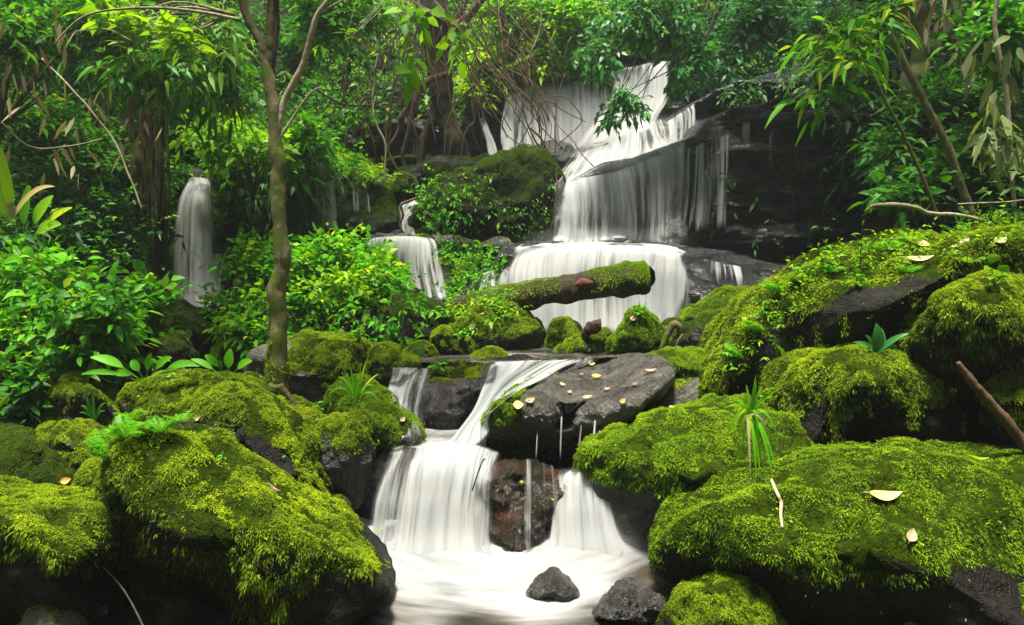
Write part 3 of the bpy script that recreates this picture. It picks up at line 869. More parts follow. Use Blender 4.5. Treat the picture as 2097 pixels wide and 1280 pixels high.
# --- wet stones in the pool
rock('W1', 'pointed wet stone standing in the foam pool', [(1083, 1222), (1095, 1203), (1118, 1190), (1135, 1177), (1158, 1192), (1180, 1212), (1172, 1232), (1110, 1238)], 3.32, 0.09, moss=False, mat=M_SHINE, amp=0.02, freq=5, name='pool_stone', cat='stone')
rock('W2', 'dark pebbly wet rock at the pool edge near the domed boulder', [(1215, 1275), (1232, 1238), (1262, 1222), (1290, 1210), (1312, 1228), (1335, 1222), (1368, 1245), (1365, 1285), (1290, 1300)], 3.12, 0.12, moss=False, mat=M_SHINE, amp=0.04, freq=6, name='pool_stone', cat='stone')
rock('W3', 'flat dark stone awash in the pool under the right falls', [(1185, 1164), (1205, 1158), (1250, 1160), (1270, 1170), (1235, 1176)], 3.62, 0.05, moss=False, mat=M_SHINE, amp=0.01, name='pool_stone', cat='stone')
# --- rocks of the cliff foot
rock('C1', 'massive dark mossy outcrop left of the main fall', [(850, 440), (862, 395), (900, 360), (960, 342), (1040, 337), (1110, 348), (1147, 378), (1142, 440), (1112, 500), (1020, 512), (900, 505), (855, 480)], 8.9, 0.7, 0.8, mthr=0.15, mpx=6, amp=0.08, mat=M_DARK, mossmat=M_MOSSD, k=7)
rock('C1b', 'sloping brown shelf with moss strips below the outcrop', [(745, 500), (830, 485), (900, 492), (1000, 500), (1045, 508), (1020, 560), (1010, 620), (930, 660), (800, 660), (745, 600)], 8.3, 0.3, 0.5, slant=0.9, mthr=0.45, mpx=6, mat=M_SHINE, mossmat=M_MOSS2, k=8, prof=(0.4, 0.8), name='rock_ledge', cat='ledge')
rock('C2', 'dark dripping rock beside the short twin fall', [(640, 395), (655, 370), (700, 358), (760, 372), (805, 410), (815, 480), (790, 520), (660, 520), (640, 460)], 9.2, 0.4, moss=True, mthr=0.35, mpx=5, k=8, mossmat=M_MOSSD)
rock('C3', 'small round moss dome above the dripping rock', [(793, 400), (798, 365), (820, 350), (846, 362), (852, 390), (830, 405)], 9.6, 0.25, mthr=-0.4, mpx=5, amp=0.03, mossmat=M_MOSS2, k=10)
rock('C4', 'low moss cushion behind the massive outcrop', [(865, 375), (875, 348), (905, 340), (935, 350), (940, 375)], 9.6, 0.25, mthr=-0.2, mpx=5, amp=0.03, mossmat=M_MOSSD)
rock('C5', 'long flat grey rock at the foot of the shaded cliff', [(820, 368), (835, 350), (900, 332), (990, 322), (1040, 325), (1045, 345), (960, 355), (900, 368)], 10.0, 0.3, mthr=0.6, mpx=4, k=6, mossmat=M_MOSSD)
rock('C6', 'mossy column of rock behind the left fall', [(328, 440), (340, 375), (360, 352), (410, 350), (445, 362), (468, 450), (462, 560), (450, 640), (335, 640), (322, 520)], 8.3, 0.25, 0.6, slant=0.2, mthr=0.1, mpx=6, mossmat=M_MOSS2, k=9)
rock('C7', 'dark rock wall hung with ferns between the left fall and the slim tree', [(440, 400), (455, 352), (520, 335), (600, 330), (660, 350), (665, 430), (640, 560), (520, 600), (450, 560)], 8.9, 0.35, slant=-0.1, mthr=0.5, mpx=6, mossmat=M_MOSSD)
rock('C9', 'dark knob where the right side stream splits', [(1362, 485), (1366, 465), (1385, 455), (1402, 470), (1398, 495), (1375, 500)], 8.6, 0.15, moss=False, name='wet_rock', cat='rock', amp=0.02)
rock('C10', 'grey boulder on the ledge under the upper falls', [(1080, 325), (1090, 300), (1120, 286), (1165, 292), (1185, 320), (1170, 345), (1100, 345)], 10.0, 0.3, moss=False, name='wet_rock', cat='rock', amp=0.03)
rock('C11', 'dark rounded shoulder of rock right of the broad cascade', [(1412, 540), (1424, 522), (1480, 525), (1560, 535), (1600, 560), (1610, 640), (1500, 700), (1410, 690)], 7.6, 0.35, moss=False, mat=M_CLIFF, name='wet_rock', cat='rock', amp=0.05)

BVH = BVHTree.FromPolygons(np.concatenate(BV_V).tolist(), [tuple(f) for q_ in BV_F for f in q_.tolist()])
def hit(px, py, skip=0.0):
    dr = Vector(((px - CX) / FPX, 1.0, -(py - HY) / FPX)).normalized()
    o = Vector((0, 0, EYE))
    if skip:
        o = o + dr * skip
    r = BVH.ray_cast(o, dr, 60)
    if r[0] is None:
        return None, None
    n = r[1]
    if n.dot(dr) > 0:
        n = -n
    return np.array(r[0]), np.array(n)

# ------------------------------------------------------------------ pools
def pool(name, label, x0, x1, y0, y1, z, foam_fn, n=(160, 160), bump=None):
    xs, ys = np.linspace(x0, x1, n[0]), np.linspace(y0, y1, n[1])
    X, Y = np.meshgrid(xs, ys)
    p = np.stack([X, Y, 0 * X], -1)
    f = foam_fn(X, Y)
    Z = z + 0.012 * fbm(p * np.array([2.5, 4, 1]), 91, 3)
    if bump is not None:
        Z = Z + bump(X, Y, p)
    I = (np.arange(n[1] - 1)[:, None] * n[0] + np.arange(n[0] - 1)[None]).ravel()
    q = np.stack([I, I + 1, I + n[0] + 1, I + n[0]], -1)
    # flow coordinates: arcs around the fall foot
    ang = np.arctan2(X - 0.0, 4.4 - Y + 0.2)
    rad = np.hypot(X, 4.4 - Y)
    uv = np.stack([rad * 1.0, ang * 1.4 * np.ones_like(X)], -1).reshape(-1, 2)
    ob = mesh(name, np.stack([X, Y, Z], -1).reshape(-1, 3), q, M_POOL, attrs={'dens': f.ravel()}, uv=uv)
    return tag(ob, label, 'water', kind='structure')
def foam0(X, Y):
    px = CX + X / np.maximum(Y, .1) * FPX
    n = fbm(np.stack([X * 1.3, Y * 2, 0 * X], -1), 93, 3)
    f = sstep(2.6, 3.66, Y + 0.28 * n) * 0.98 + 0.16 * n
    f = f * (1 - 0.80 * sstep(1150, 1330, px + 60 * n - 140 * (Y - 3.4))) + 0.10
    f = f * sstep(660, 760, px)
    return np.clip(f, 0.0, 1)
def bump0(X, Y, p):
    return (0.055 * sstep(3.5, 3.95, Y) * sstep(-1.1, -0.75, X) * sstep(0.75, 0.55, X)) * (1 + 0.7 * fbm(p * 2.4, 95, 2))
pool('water', 'foaming stream pool at the foot of the near falls', -4, 4.5, -3.0, 4.45, 0.0, foam0, (260, 260), bump0)
pool('water', 'upper pool between the small boulders and the broad cascade', -1.2, 2.4, 5.22, 7.7, 0.80,
     lambda X, Y: np.clip(0.30 + 0.55 * sstep(6.6, 7.3, Y) + 0.15 * fbm(np.stack([X, Y, 0 * X], -1) * 2, 97, 3), 0, 1), (90, 70))
pool('water', 'foaming basin between the upper cascades and the lower falls', -0.66, -0.16, 4.28, 4.75, 0.43,
     lambda X, Y: np.clip(0.82 + 0.25 * fbm(np.stack([X, Y, 0 * X], -1) * 3, 98, 3), 0, 1) * 1.0, (60, 50))
pool('water', 'white basin below the left fall', -4.3, -3.0, 6.9, 8.4, 1.05 - 0.05, lambda X, Y: np.clip(0.8 + 0 * X, 0, 1), (30, 30))

# ------------------------------------------------------------------ falling water
def fall(name_label, rows, dens=None, mat=None, nu=60, nv=60, snap=0.0, seed=0, edge=0.10, top=0.05, bot=0.08, layers=2, cat='waterfall', off=0.035, fray=0.5, wob=0.012):
    """rows: from lip to foot, each a list of (px, py, d) from left to right. A smooth sheet through them, in several layers."""
    R = [crom3(np.array(r, float) if len(r) > 2 else np.array([r[0], [(r[0][k] + r[1][k]) / 2 for k in range(3)], r[1]], float), nu) for r in rows]
    R = np.stack(R)                                  # rows, nu, 3
    G = np.stack([crom3(R[:, j], nv) for j in range(nu)], 1)       # nv, nu, 3
    dd = G[..., 2].copy()
    if snap:
        for i in range(0, nv, 2):
            for j in range(0, nu, 2):
                h, n_ = hit(G[i, j, 0], G[i, j, 1])
                if h is not None and h[1] < dd[i, j] + 0.02 and h[1] > dd[i, j] - snap:
                    dd[i:i + 2, j:j + 2] = h[1] - 0.03
        for _ in range(6):      # smooth, never behind the rock
            s = dd.copy()
            s[1:-1] = (dd[:-2] + dd[2:] + dd[1:-1]) / 3
            s[:, 1:-1] = (s[:, :-2] + s[:, 2:] + s[:, 1:-1]) / 3
            dd = np.minimum(dd, s)
    root = None
    accv, accq, accd, accuv, n0 = [], [], [], [], 0
    U, V = np.meshgrid(np.linspace(0, 1, nu), np.linspace(0, 1, nv))
    for l in range(layers):
        v = PA(G[..., 0], G[..., 1], dd - l * off)
        v[..., 1] -= wob * fbm(np.stack([U * 9 + l * 5, V * 1.2, 0 * U + seed], -1), seed + 3 + l, 3) * dd / 4
        wd = np.cumsum(np.concatenate([np.zeros((nv, 1)), np.linalg.norm(np.diff(v, axis=1), axis=-1)], 1), 1)
        um = wd[nv // 2][None] + 0 * wd
        vm = np.cumsum(np.concatenate([np.zeros((1, nu)), np.linalg.norm(np.diff(v, axis=0), axis=-1)], 0), 0)
        vm = vm.mean(1)[:, None] + 0 * vm
        k = 4.0 / np.mean(dd) ** 0.6
        if dens is None:
            D = np.full((nv, nu), 0.6)
        elif callable(dens):
            D = dens(U, V)
        else:
            a = np.array(dens, float)
            D = np.interp(U, np.linspace(0, 1, a.shape[-1]), a) if a.ndim == 1 else None
            if D is None:
                ui = np.linspace(0, 1, a.shape[1])
                vi = np.linspace(0, 1, a.shape[0])
                t_ = np.stack([np.interp(np.linspace(0, 1, nu), ui, a[r]) for r in range(a.shape[0])])
                D = np.stack([np.interp(np.linspace(0, 1, nv), vi, t_[:, j]) for j in range(nu)], 1)
        nz = fray * 0.12 * vnoise(np.stack([V * 3, U * 0 + seed, U * 0], -1), seed + l)
        e = sstep(0, edge, U + nz * 0.4) * sstep(0, edge, 1 - U + nz * 0.4)
        e = e * sstep(-0.001, max(top, 1e-3), V) * (1 - (1 - sstep(0, max(bot, 1e-3), 1 - V)) * 0.9)
        D = np.clip(D * e, 0, 1)
        I = (np.arange(nv - 1)[:, None] * nu + np.arange(nu - 1)[None]).ravel()
        accq.append(np.stack([I, I + 1, I + nu + 1, I + nu], -1) + n0)
        accv.append(v.reshape(-1, 3))
        accd.append(D.ravel())
        accuv.append(np.stack([um * k + l * 3.3 + seed * 1.7, vm * k + l * 1.1], -1).reshape(-1, 2))
        n0 += nu * nv
    ob = mesh('waterfall', np.concatenate(accv), np.concatenate(accq), mat or M_FALL, None, True, {'dens': np.concatenate(accd)}, np.concatenate(accuv))
    return tag(ob, name_label, cat, kind='structure')

# near cascade
fall('small white cascade left of the knobbly rock, falling into the basin',
     [[(803, 752, 5.12), (845, 752, 5.1), (890, 755, 5.1)], [(799, 765, 5.0), (843, 762, 4.98), (888, 762, 4.98)], [(790, 800, 4.85), (830, 800, 4.83), (878, 795, 4.83)], [(786, 850, 4.72), (825, 850, 4.70), (868, 850, 4.7)], [(790, 905, 4.5), (830, 905, 4.46), (880, 905, 4.46)]],
     [1, 1, .95, .6, .35, .5, .2], M_FALLD, seed=1, snap=0.25)
fall('narrow cascade beside the wet slab, veering left into the basin',
     [[(1005, 742, 5.1), (1080, 738, 5.1), (1165, 736, 5.1), (1215, 738, 5.1)], [(998, 752, 5.0), (1070, 748, 5.0), (1130, 748, 5.0), (1165, 750, 5.0)],
      [(988, 785, 4.85), (1025, 785, 4.85), (1070, 785, 4.85), (1125, 772, 4.85)], [(968, 835, 4.65), (990, 835, 4.62), (1018, 830, 4.62), (1062, 800, 4.62)],
      [(935, 880, 4.45), (960, 880, 4.4), (985, 868, 4.4), (1008, 845, 4.4)], [(900, 925, 4.25), (940, 925, 4.2), (980, 915, 4.2), (1005, 890, 4.2)]],
     [[.7, .5, .6, .4, .2], [1, .7, .5, .7, .5], [1, .9, .55, .7, .5], [1, 1, .8, .6, .4], [.9, 1, 1, .8, .4], [.8, 1, 1, 1, .7]], M_FALLD, nu=80, seed=2, snap=0.3, top=0.02)
fall('wide lower fall pouring into the foam pool',
     [[(800, 912, 4.4), (880, 902, 4.4), (960, 903, 4.4), (1030, 925, 4.4)], [(792, 935, 4.2), (870, 930, 4.15), (950, 915, 4.15), (1025, 945, 4.15)],
      [(782, 962, 4.05), (860, 955, 4.0), (940, 955, 4.0), (1020, 970, 4.0)], [(765, 1020, 3.96), (850, 1020, 3.92), (930, 1020, 3.92), (1010, 1030, 3.92)],
      [(752, 1100, 3.9), (840, 1100, 3.85), (925, 1100, 3.85), (1010, 1100, 3.85)], [(725, 1160, 3.82), (830, 1165, 3.74), (925, 1165, 3.74), (1020, 1160, 3.76)]],
     [[.5, .3, .8, 1, .9, .5], [.6, .25, .75, 1, .9, .5], [.75, .3, .75, 1, .7, .5], [.75, .5, .85, 1, .55, .6], [.7, .5, 1, 1, .75, .6], [.9, .9, 1, 1, .9, .8]], M_FALLD, nu=110, nv=70, seed=3, edge=0.07, bot=0.12, layers=3, snap=0.2)
fall('right lower fall between the red brown rock and the moss capped boulder',
     [[(1135, 960, 4.2), (1200, 950, 4.2), (1270, 930, 4.2)], [(1128, 975, 4.05), (1190, 970, 4.02), (1262, 950, 4.0)], [(1126, 1040, 3.95), (1190, 1030, 3.9), (1262, 1010, 3.9)],
      [(1118, 1100, 3.88), (1195, 1100, 3.82), (1275, 1080, 3.82)], [(1095, 1162, 3.8), (1200, 1165, 3.72), (1310, 1150, 3.72)]],
     [[.6, .5, .5, .6], [.8, .7, .6, .8], [.9, .8, .7, 1], [1, .9, .9, 1], [1, 1, 1, 1]], M_FALLD, seed=4, edge=0.14, bot=0.12, layers=3, top=0.35)
fall('thin veil of water running over the red brown rock',
     [[(985, 935, 3.95), (1060, 930, 3.95), (1140, 950, 3.95)], [(985, 1000, 3.8), (1060, 990, 3.8), (1145, 1000, 3.8)], [(985, 1080, 3.78), (1060, 1080, 3.76), (1145, 1080, 3.78)], [(985, 1150, 3.76), (1060, 1150, 3.74), (1150, 1150, 3.75)]],
     [.5, .2, .36, .12, .18, .5, .2, .3, .5], M_FALLT, seed=5, edge=0.04, bot=0.02, layers=1, snap=0.3)
for (x0, x1, y0, y1, w0, w1, lab) in ((1103, 1096, 855, 965, 5, 7, 'leftmost thin thread of water dripping off the wet slab'), (1152, 1145, 832, 975, 10, 6, 'second thin thread of water from the left under the wet slab'),
                                      (1196, 1180, 826, 985, 9, 12, 'paired strand of water right of the second thread under the slab'), (1222, 1212, 822, 960, 9, 18, 'rightmost strand of water falling off the wet slab')):
    fall(lab, [[(x0 - w0 / 2, y0, 4.42), (x0 + w0 / 2, y0, 4.42)], [(x0 * .7 + x1 * .3 - w0 / 2 - 1, y0 * .7 + y1 * .3, 4.24), (x0 * .7 + x1 * .3 + w0 / 2, y0 * .7 + y1 * .3, 4.24)], [(x1 - w1 / 2, y1, 4.15), (x1 + w1 / 2, y1, 4.15)]],
         [.52], M_FALL, nu=10, nv=24, edge=0.5, seed=int(x0), layers=1, off=0.01, bot=0.3)
fall('side stream sliding past the bare grey boulder behind the slab',
     [[(1338, 790, 4.75), (1372, 785, 4.75)], [(1300, 820, 4.6), (1345, 815, 4.6)], [(1255, 855, 4.45), (1300, 850, 4.45)], [(1228, 890, 4.35), (1275, 892, 4.35)], [(1195, 960, 4.2), (1262, 955, 4.15)]],
     [[.3, .35, .3], [.5, .5, .4], [.8, .7, .5], [.9, .8, .6], [.8, .8, .7]], M_FALLD, nu=36, seed=9, edge=0.3, snap=0.1, bot=0.3)

# broad cascade of the middle tier
fall('broad domed cascade behind the leaning log',
     [[(1070, 500, 8.3), (1150, 496, 8.3), (1250, 495, 8.3), (1350, 500, 8.3), (1400, 510, 8.3)], [(1036, 520, 7.65), (1130, 507, 7.55), (1240, 503, 7.55), (1340, 508, 7.5), (1412, 525, 7.55)],
      [(1012, 560, 7.45), (1120, 540, 7.35), (1235, 535, 7.3), (1335, 540, 7.3), (1418, 555, 7.35)], [(1008, 610, 7.35), (1120, 610, 7.2), (1230, 610, 7.2), (1330, 610, 7.2), (1412, 615, 7.25)],
      [(1000, 690, 7.25), (1120, 690, 7.1), (1230, 690, 7.05), (1330, 690, 7.05), (1410, 690, 7.15)]],
     [[.9, .95, 1, 1, 1, .9, .9, .8], [.8, .95, .9, .8, .85, .9, .95, .7], [.55, .9, .8, .7, .65, .8, .95, .6], [.6, .85, .75, .65, .6, .75, .95, .55], [.8, .9, .8, .8, .8, .9, 1, .8]], M_FALLD, nu=140, nv=60, seed=11, edge=0.07, fray=1.5, top=0.02, layers=2, snap=0.5)
fall('thin veil on the dark shoulder right of the broad cascade',
     [[(1440, 528, 7.3), (1520, 545, 7.3)], [(1440, 560, 7.12), (1528, 575, 7.12)], [(1440, 640, 7.08), (1535, 640, 7.08)]], [.45, .4, .8, .5, .4, .9, .3], M_FALLT, nu=50, seed=12, layers=1, bot=0.7)
# main fall
fall('bright main stream sliding off the second terrace',
     [[(1128, 385, 9.3), (1190, 360, 9.3), (1290, 333, 9.3), (1420, 283, 9.3)], [(1130, 392, 8.95), (1195, 372, 8.85), (1300, 345, 8.85), (1425, 295, 8.85)],
      [(1130, 430, 8.78), (1200, 420, 8.65), (1305, 400, 8.7), (1425, 370, 8.75)], [(1130, 470, 8.72), (1200, 465, 8.55), (1305, 460, 8.6), (1420, 455, 8.7)], [(1120, 503, 8.65), (1200, 503, 8.45), (1300, 503, 8.5), (1425, 508, 8.6)]],
     [[.9, 1, 1, 1, .8, .85, .9, .5], [.9, 1, 1, .9, .7, .7, .8, .4], [.9, 1, .8, .55, .6, .55, .6, .25], [.9, 1, .55, .45, .5, .45, .4, .15], [1, 1, .8, .6, .6, .6, .4, .2]], M_FALLD, nu=140, nv=70, seed=13, edge=0.08, top=0.05, layers=2, snap=0.7)
fall('slanting white rush between the upper and second terraces',
     [[(1170, 310, 10.4), (1230, 292, 10.3), (1300, 262, 10.3), (1370, 232, 10.3)], [(1150, 335, 10.0), (1220, 315, 9.9), (1300, 295, 9.9), (1390, 262, 9.9)], [(1128, 372, 9.6), (1195, 352, 9.45), (1295, 328, 9.45), (1420, 280, 9.45)], [(1126, 392, 9.2), (1195, 372, 9.1), (1300, 345, 9.1), (1422, 292, 9.1)], [(1128, 425, 8.9), (1197, 408, 8.85), (1302, 385, 8.85), (1424, 335, 8.9)]],
     [[.5, .8, .9, .8, .6, .3], [.35, .7, .9, .75, .5, .3], [.4, .6, .85, .8, .7, .4], [.7, .8, .9, .8, .7, .5], [.7, .8, .9, .7, .6, .4]], M_FALLD, nu=110, seed=14, edge=0.10, bot=0.3, layers=2, snap=0.8)
fall('tall pale curtain at the left of the upper fall',
     [[(1032, 186, 11.8), (1100, 172, 11.8), (1170, 166, 11.8), (1250, 152, 11.8)], [(1030, 200, 11.35), (1100, 188, 11.35), (1175, 182, 11.35), (1250, 168, 11.35)], [(1026, 260, 11.2), (1100, 255, 11.2), (1178, 250, 11.2), (1250, 240, 11.2)], [(1020, 335, 11.0), (1100, 335, 11.0), (1178, 335, 11.0), (1262, 310, 10.9)]],
     [[1, .8, .7, .9, .7, .8, .7, .7], [.95, .65, .55, .8, .55, .65, .45, .5], [.9, .6, .5, .75, .5, .65, .5, .6], [.9, .7, .6, .8, .7, .8, .9, 1]], M_FALL, nu=110, seed=15, edge=0.04, layers=2, snap=0.6)
fall('bright top right strand of the upper fall where the water first drops',
     [[(1252, 145, 11.8), (1300, 133, 11.8), (1340, 126, 11.8), (1378, 121, 11.8)], [(1250, 158, 11.3), (1298, 146, 11.3), (1340, 138, 11.3), (1376, 133, 11.3)], [(1240, 215, 11.0), (1290, 205, 11.0), (1338, 200, 11.0), (1372, 195, 11.0)], [(1200, 270, 10.7), (1265, 262, 10.7), (1320, 250, 10.7), (1350, 235, 10.7)], [(1165, 320, 10.3), (1235, 305, 10.3), (1300, 285, 10.3), (1345, 260, 10.3)]],
     [[.5, .8, .4, .6, .9, .3], [.7, .9, .5, .7, .95, .4], [.8, 1, .8, .7, .8, .4], [.6, .9, 1, .9, .6, .3], [.5, .9, 1, 1, .7, .4]], M_FALLD, nu=90, seed=16, edge=0.15, layers=2, top=0.1, fray=2.5, snap=0.8)
fall('slim diagonal fall in front of the shaded cliff, left of the upper fall',
     [[(978, 240, 11.2), (995, 238, 11.2)], [(986, 265, 11.0), (1004, 262, 11.0)], [(994, 300, 10.9), (1020, 295, 10.9)], [(996, 335, 10.8), (1030, 335, 10.8)]], [.7, .8, .6], M_FALL, nu=20, seed=17, edge=0.25)
fall('veil of fine strands below the right part of the second terrace',
     [[(1345, 262, 10.0), (1425, 210, 10.0)], [(1345, 275, 9.9), (1430, 225, 9.9)], [(1345, 320, 9.6), (1430, 290, 9.6)]], [.8, .6, .9, .6, .7, .9], M_FALL, nu=60, seed=18, layers=1, bot=0.1)
fall('faint curving stream on the black cliff at right',
     [[(1520, 222, 9.0), (1548, 214, 9.0)], [(1516, 250, 8.85), (1545, 245, 8.85)], [(1508, 320, 8.8), (1545, 320, 8.8)], [(1500, 400, 8.75), (1550, 400, 8.75)]], [.5, .95, .6], M_FALLT, nu=30, seed=19, layers=1, bot=0.95, edge=0.3)
fall('faint threads on the black cliff right of the curving stream',
     [[(1560, 235, 8.85), (1700, 200, 8.85)], [(1560, 330, 8.75), (1700, 310, 8.75)], [(1560, 440, 8.7), (1700, 430, 8.7)]], [.2, .6, .1, .45, .1, .2, .5, .1, .0, .5, .1], M_FALLT, nu=90, seed=20, layers=1, bot=0.95, top=0.3)
fall('fine threads at the far top right ledge',
     [[(1588, 160, 9.9), (1640, 145, 9.9)], [(1588, 172, 9.6), (1640, 158, 9.6)], [(1588, 190, 9.5), (1640, 180, 9.5)]], [.5, .3, .5, .4], M_FALLT, nu=30, seed=21, layers=1)
fall('dim seepage across the dark face left of the knob',
     [[(1400, 300, 8.8), (1500, 262, 8.8)], [(1395, 400, 8.65), (1500, 390, 8.65)], [(1380, 500, 8.5), (1500, 510, 8.5)]], [.85, .5, .75, .4, .7, .3], M_FALLT, nu=60, seed=22, layers=1, bot=0.3)
fall('thin stream bending round the dark knob', [[(1425, 440, 8.5), (1434, 448, 8.5)], [(1385, 452, 8.4), (1398, 462, 8.4)], [(1362, 470, 8.38), (1372, 474, 8.38)], [(1360, 500, 8.36), (1378, 500, 8.36)]], [.3], M_FALL, nu=16, seed=23, edge=0.4)
# left falls
fall('isolated white fall at left between fern walls',
     [[(392, 358, 8.6), (428, 360, 8.6)], [(385, 368, 8.2), (431, 370, 8.2)], [(362, 410, 7.9), (440, 410, 7.9)], [(351, 480, 7.75), (447, 480, 7.75)], [(343, 550, 7.65), (452, 550, 7.65)], [(337, 612, 7.55), (458, 612, 7.55)]],
     [[.9, 1, 1, .8], [.9, .9, 1, .8], [.85, .6, .8, .8], [.95, .5, .7, .75], [.9, .45, .65, .65], [1, .6, .8, .8]], M_FALLD, nu=60, seed=31, edge=0.16, bot=0.03, layers=2)
fall('small side spill right of the isolated fall', [[(425, 518, 7.8), (470, 515, 7.8)], [(420, 560, 7.7), (455, 560, 7.7)], [(410, 640, 7.5), (450, 640, 7.5)]], [.5, .8, .6], M_FALL, nu=24, seed=32, layers=1)
fall('white water sliding out below the isolated fall', [[(340, 585, 7.4), (385, 600, 7.4), (430, 612, 7.4)], [(350, 610, 7.2), (395, 625, 7.2), (440, 632, 7.2)], [(385, 640, 7.0), (415, 650, 7.0), (445, 655, 7.0)], [(395, 680, 6.8), (420, 690, 6.8), (445, 690, 6.8)]], [.8, 1, .9, .8], M_FALLD, nu=30, seed=33, layers=1)
fall('short fall on the left of the dripping rock', [[(646, 376, 8.75), (686, 368, 8.75)], [(643, 388, 8.5), (689, 380, 8.5)], [(646, 430, 8.42), (690, 430, 8.42)], [(646, 475, 8.4), (688, 475, 8.4)]], [.6, .8, .6, .75], M_FALL, nu=30, seed=34)
fall('fine drips over the face of the dripping rock', [[(700, 385, 8.8), (780, 400, 8.8)], [(700, 450, 8.72), (790, 450, 8.72)]], [.5, .2, .7, .2, .6, .2, .6], M_FALLT, nu=60, seed=35, layers=1, bot=0.4)
fall('short twin fall below the small moss dome', [[(815, 420, 9.1), (850, 408, 9.1), (882, 418, 9.1)], [(815, 432, 8.85), (848, 425, 8.8), (884, 430, 8.85)], [(818, 460, 8.7), (848, 460, 8.65), (880, 460, 8.7)], [(822, 490, 8.6), (850, 490, 8.55), (878, 490, 8.6)]], [[.8, .5, 1, .6, .7], [.6, .4, 1, .5, .5], [.4, .7, 1, .5, .4], [.7, .9, 1, .9, .7]], M_FALLD, nu=40, seed=36)
fall('water fanning out over the mossy shelf under the twin fall',
     [[(758, 486, 8.4), (820, 482, 8.4), (890, 486, 8.4)], [(745, 500, 8.15), (815, 497, 8.1), (905, 500, 8.1)], [(735, 550, 7.9), (810, 550, 7.85), (915, 550, 7.85)], [(730, 630, 7.65), (815, 630, 7.6), (935, 620, 7.6)]],
     [[1, 1, 1, 1, .7], [.85, .9, .75, .85, .65], [.65, .8, .6, .65, .6], [.65, .7, .55, .65, .5]], M_FALL, nu=90, seed=37, layers=1, snap=0.6)
fall('tiny spill behind the low moss cushion', [[(940, 362, 9.2), (956, 362, 9.2)], [(938, 380, 9.1), (954, 380, 9.1)]], [.7], M_FALL, nu=8, nv=12, seed=38)
fall('left fringe of the broad cascade over moss', [[(985, 560, 7.6), (1020, 545, 7.6)], [(980, 585, 7.4), (1020, 585, 7.4)], [(975, 630, 7.3), (1020, 630, 7.3)]], [.4, .7, .5], M_FALL, nu=20, seed=39, layers=1)

# ------------------------------------------------------------------ trees, trunks, lianas
def pxtube(acc, pts, d, seg=8, rough=0.12, seed=0, tone=0.5, n=None, gnarl=0.0):
    """pts: (px, py, radius px[, depth])"""
    a = np.array([list(p) + [d] * (4 - len(p)) for p in pts], float)
    w = PA(a[:, 0], a[:, 1], a[:, 3])
    return tube(acc, w, a[:, 2] * a[:, 3] / FPX, seg, rough, seed, n or max(6, len(pts) * 8), True, tone, gnarl)

def plant_root(name, label, cat, px, py, d, group=None):
    return empty(name, label, cat, P(px, py, d), group)

def twigs(acc, wood, starts, dirs, nleaf, L, wr, droop, rng, lod=1, spacing=0.55, tone_mu=0.5, tone_sd=0.2, twr=0.0, updroop=0.5, flat=0.5):
    """alternate leaves along curving twigs. starts, dirs (n,3); L leaf length in metres (scalar or per twig)"""
    n = len(starts)
    L = np.broadcast_to(np.asarray(L, float), (n,))
    step = L * spacing
    pos, d = starts.copy(), norm(dirs)
    tn = np.clip(tone_mu + tone_sd * rng.normal(size=n), 0, 1)
    P_, D_, U_, L_, T_ = [], [], [], [], []
    path = [pos.copy()]
    for k in range(nleaf):
        pos = pos + d * step[:, None]
        d = norm(d + np.array([0, 0, -0.10 * updroop]) + 0.12 * rng.normal(size=(n, 3)))
        side = norm(np.cross(d, np.array([0, 0, 1.0])) + 1e-3)
        sg = 1 if k % 2 else -1
        ld = norm(side * sg * 0.9 + d * 0.65 + 0.35 * rng.normal(size=(n, 3)) + np.array([0, 0, 0.1]))
        if k == nleaf - 1:
            ld = norm(d + 0.2 * rng.normal(size=(n, 3)))
        up = norm(np.array([0, -0.25, 1.0]) * flat + (1 - flat) * rng.normal(size=(n, 3)) + 0.01)
        P_.append(pos.copy()); D_.append(ld); U_.append(up)
        L_.append(L * (0.65 + 0.5 * rng.random(n)) * (1.0 - 0.3 * (k < 1)))
        T_.append(np.clip(tn + 0.10 * rng.normal(size=n) + 0.12 * k / nleaf, 0, 1))
        path.append(pos.copy())
    P_, D_, U_, L_, T_ = map(np.concatenate, (P_, D_, U_, L_, T_))
    leaves(acc, P_, D_, U_, L_, L_ * wr * (0.8 + 0.4 * rng.random(len(L_))), droop * (0.5 + rng.random(len(L_))), T_, lod)
    if wood is not None and twr > 0:
        path = np.stack(path, 1)
        idx = rng.permutation(n)[:220]
        for i in idx:
            tube(wood, path[i], np.linspace(twr, twr * 0.4, path.shape[1]), 4, 0, n=path.shape[1], cap=False)

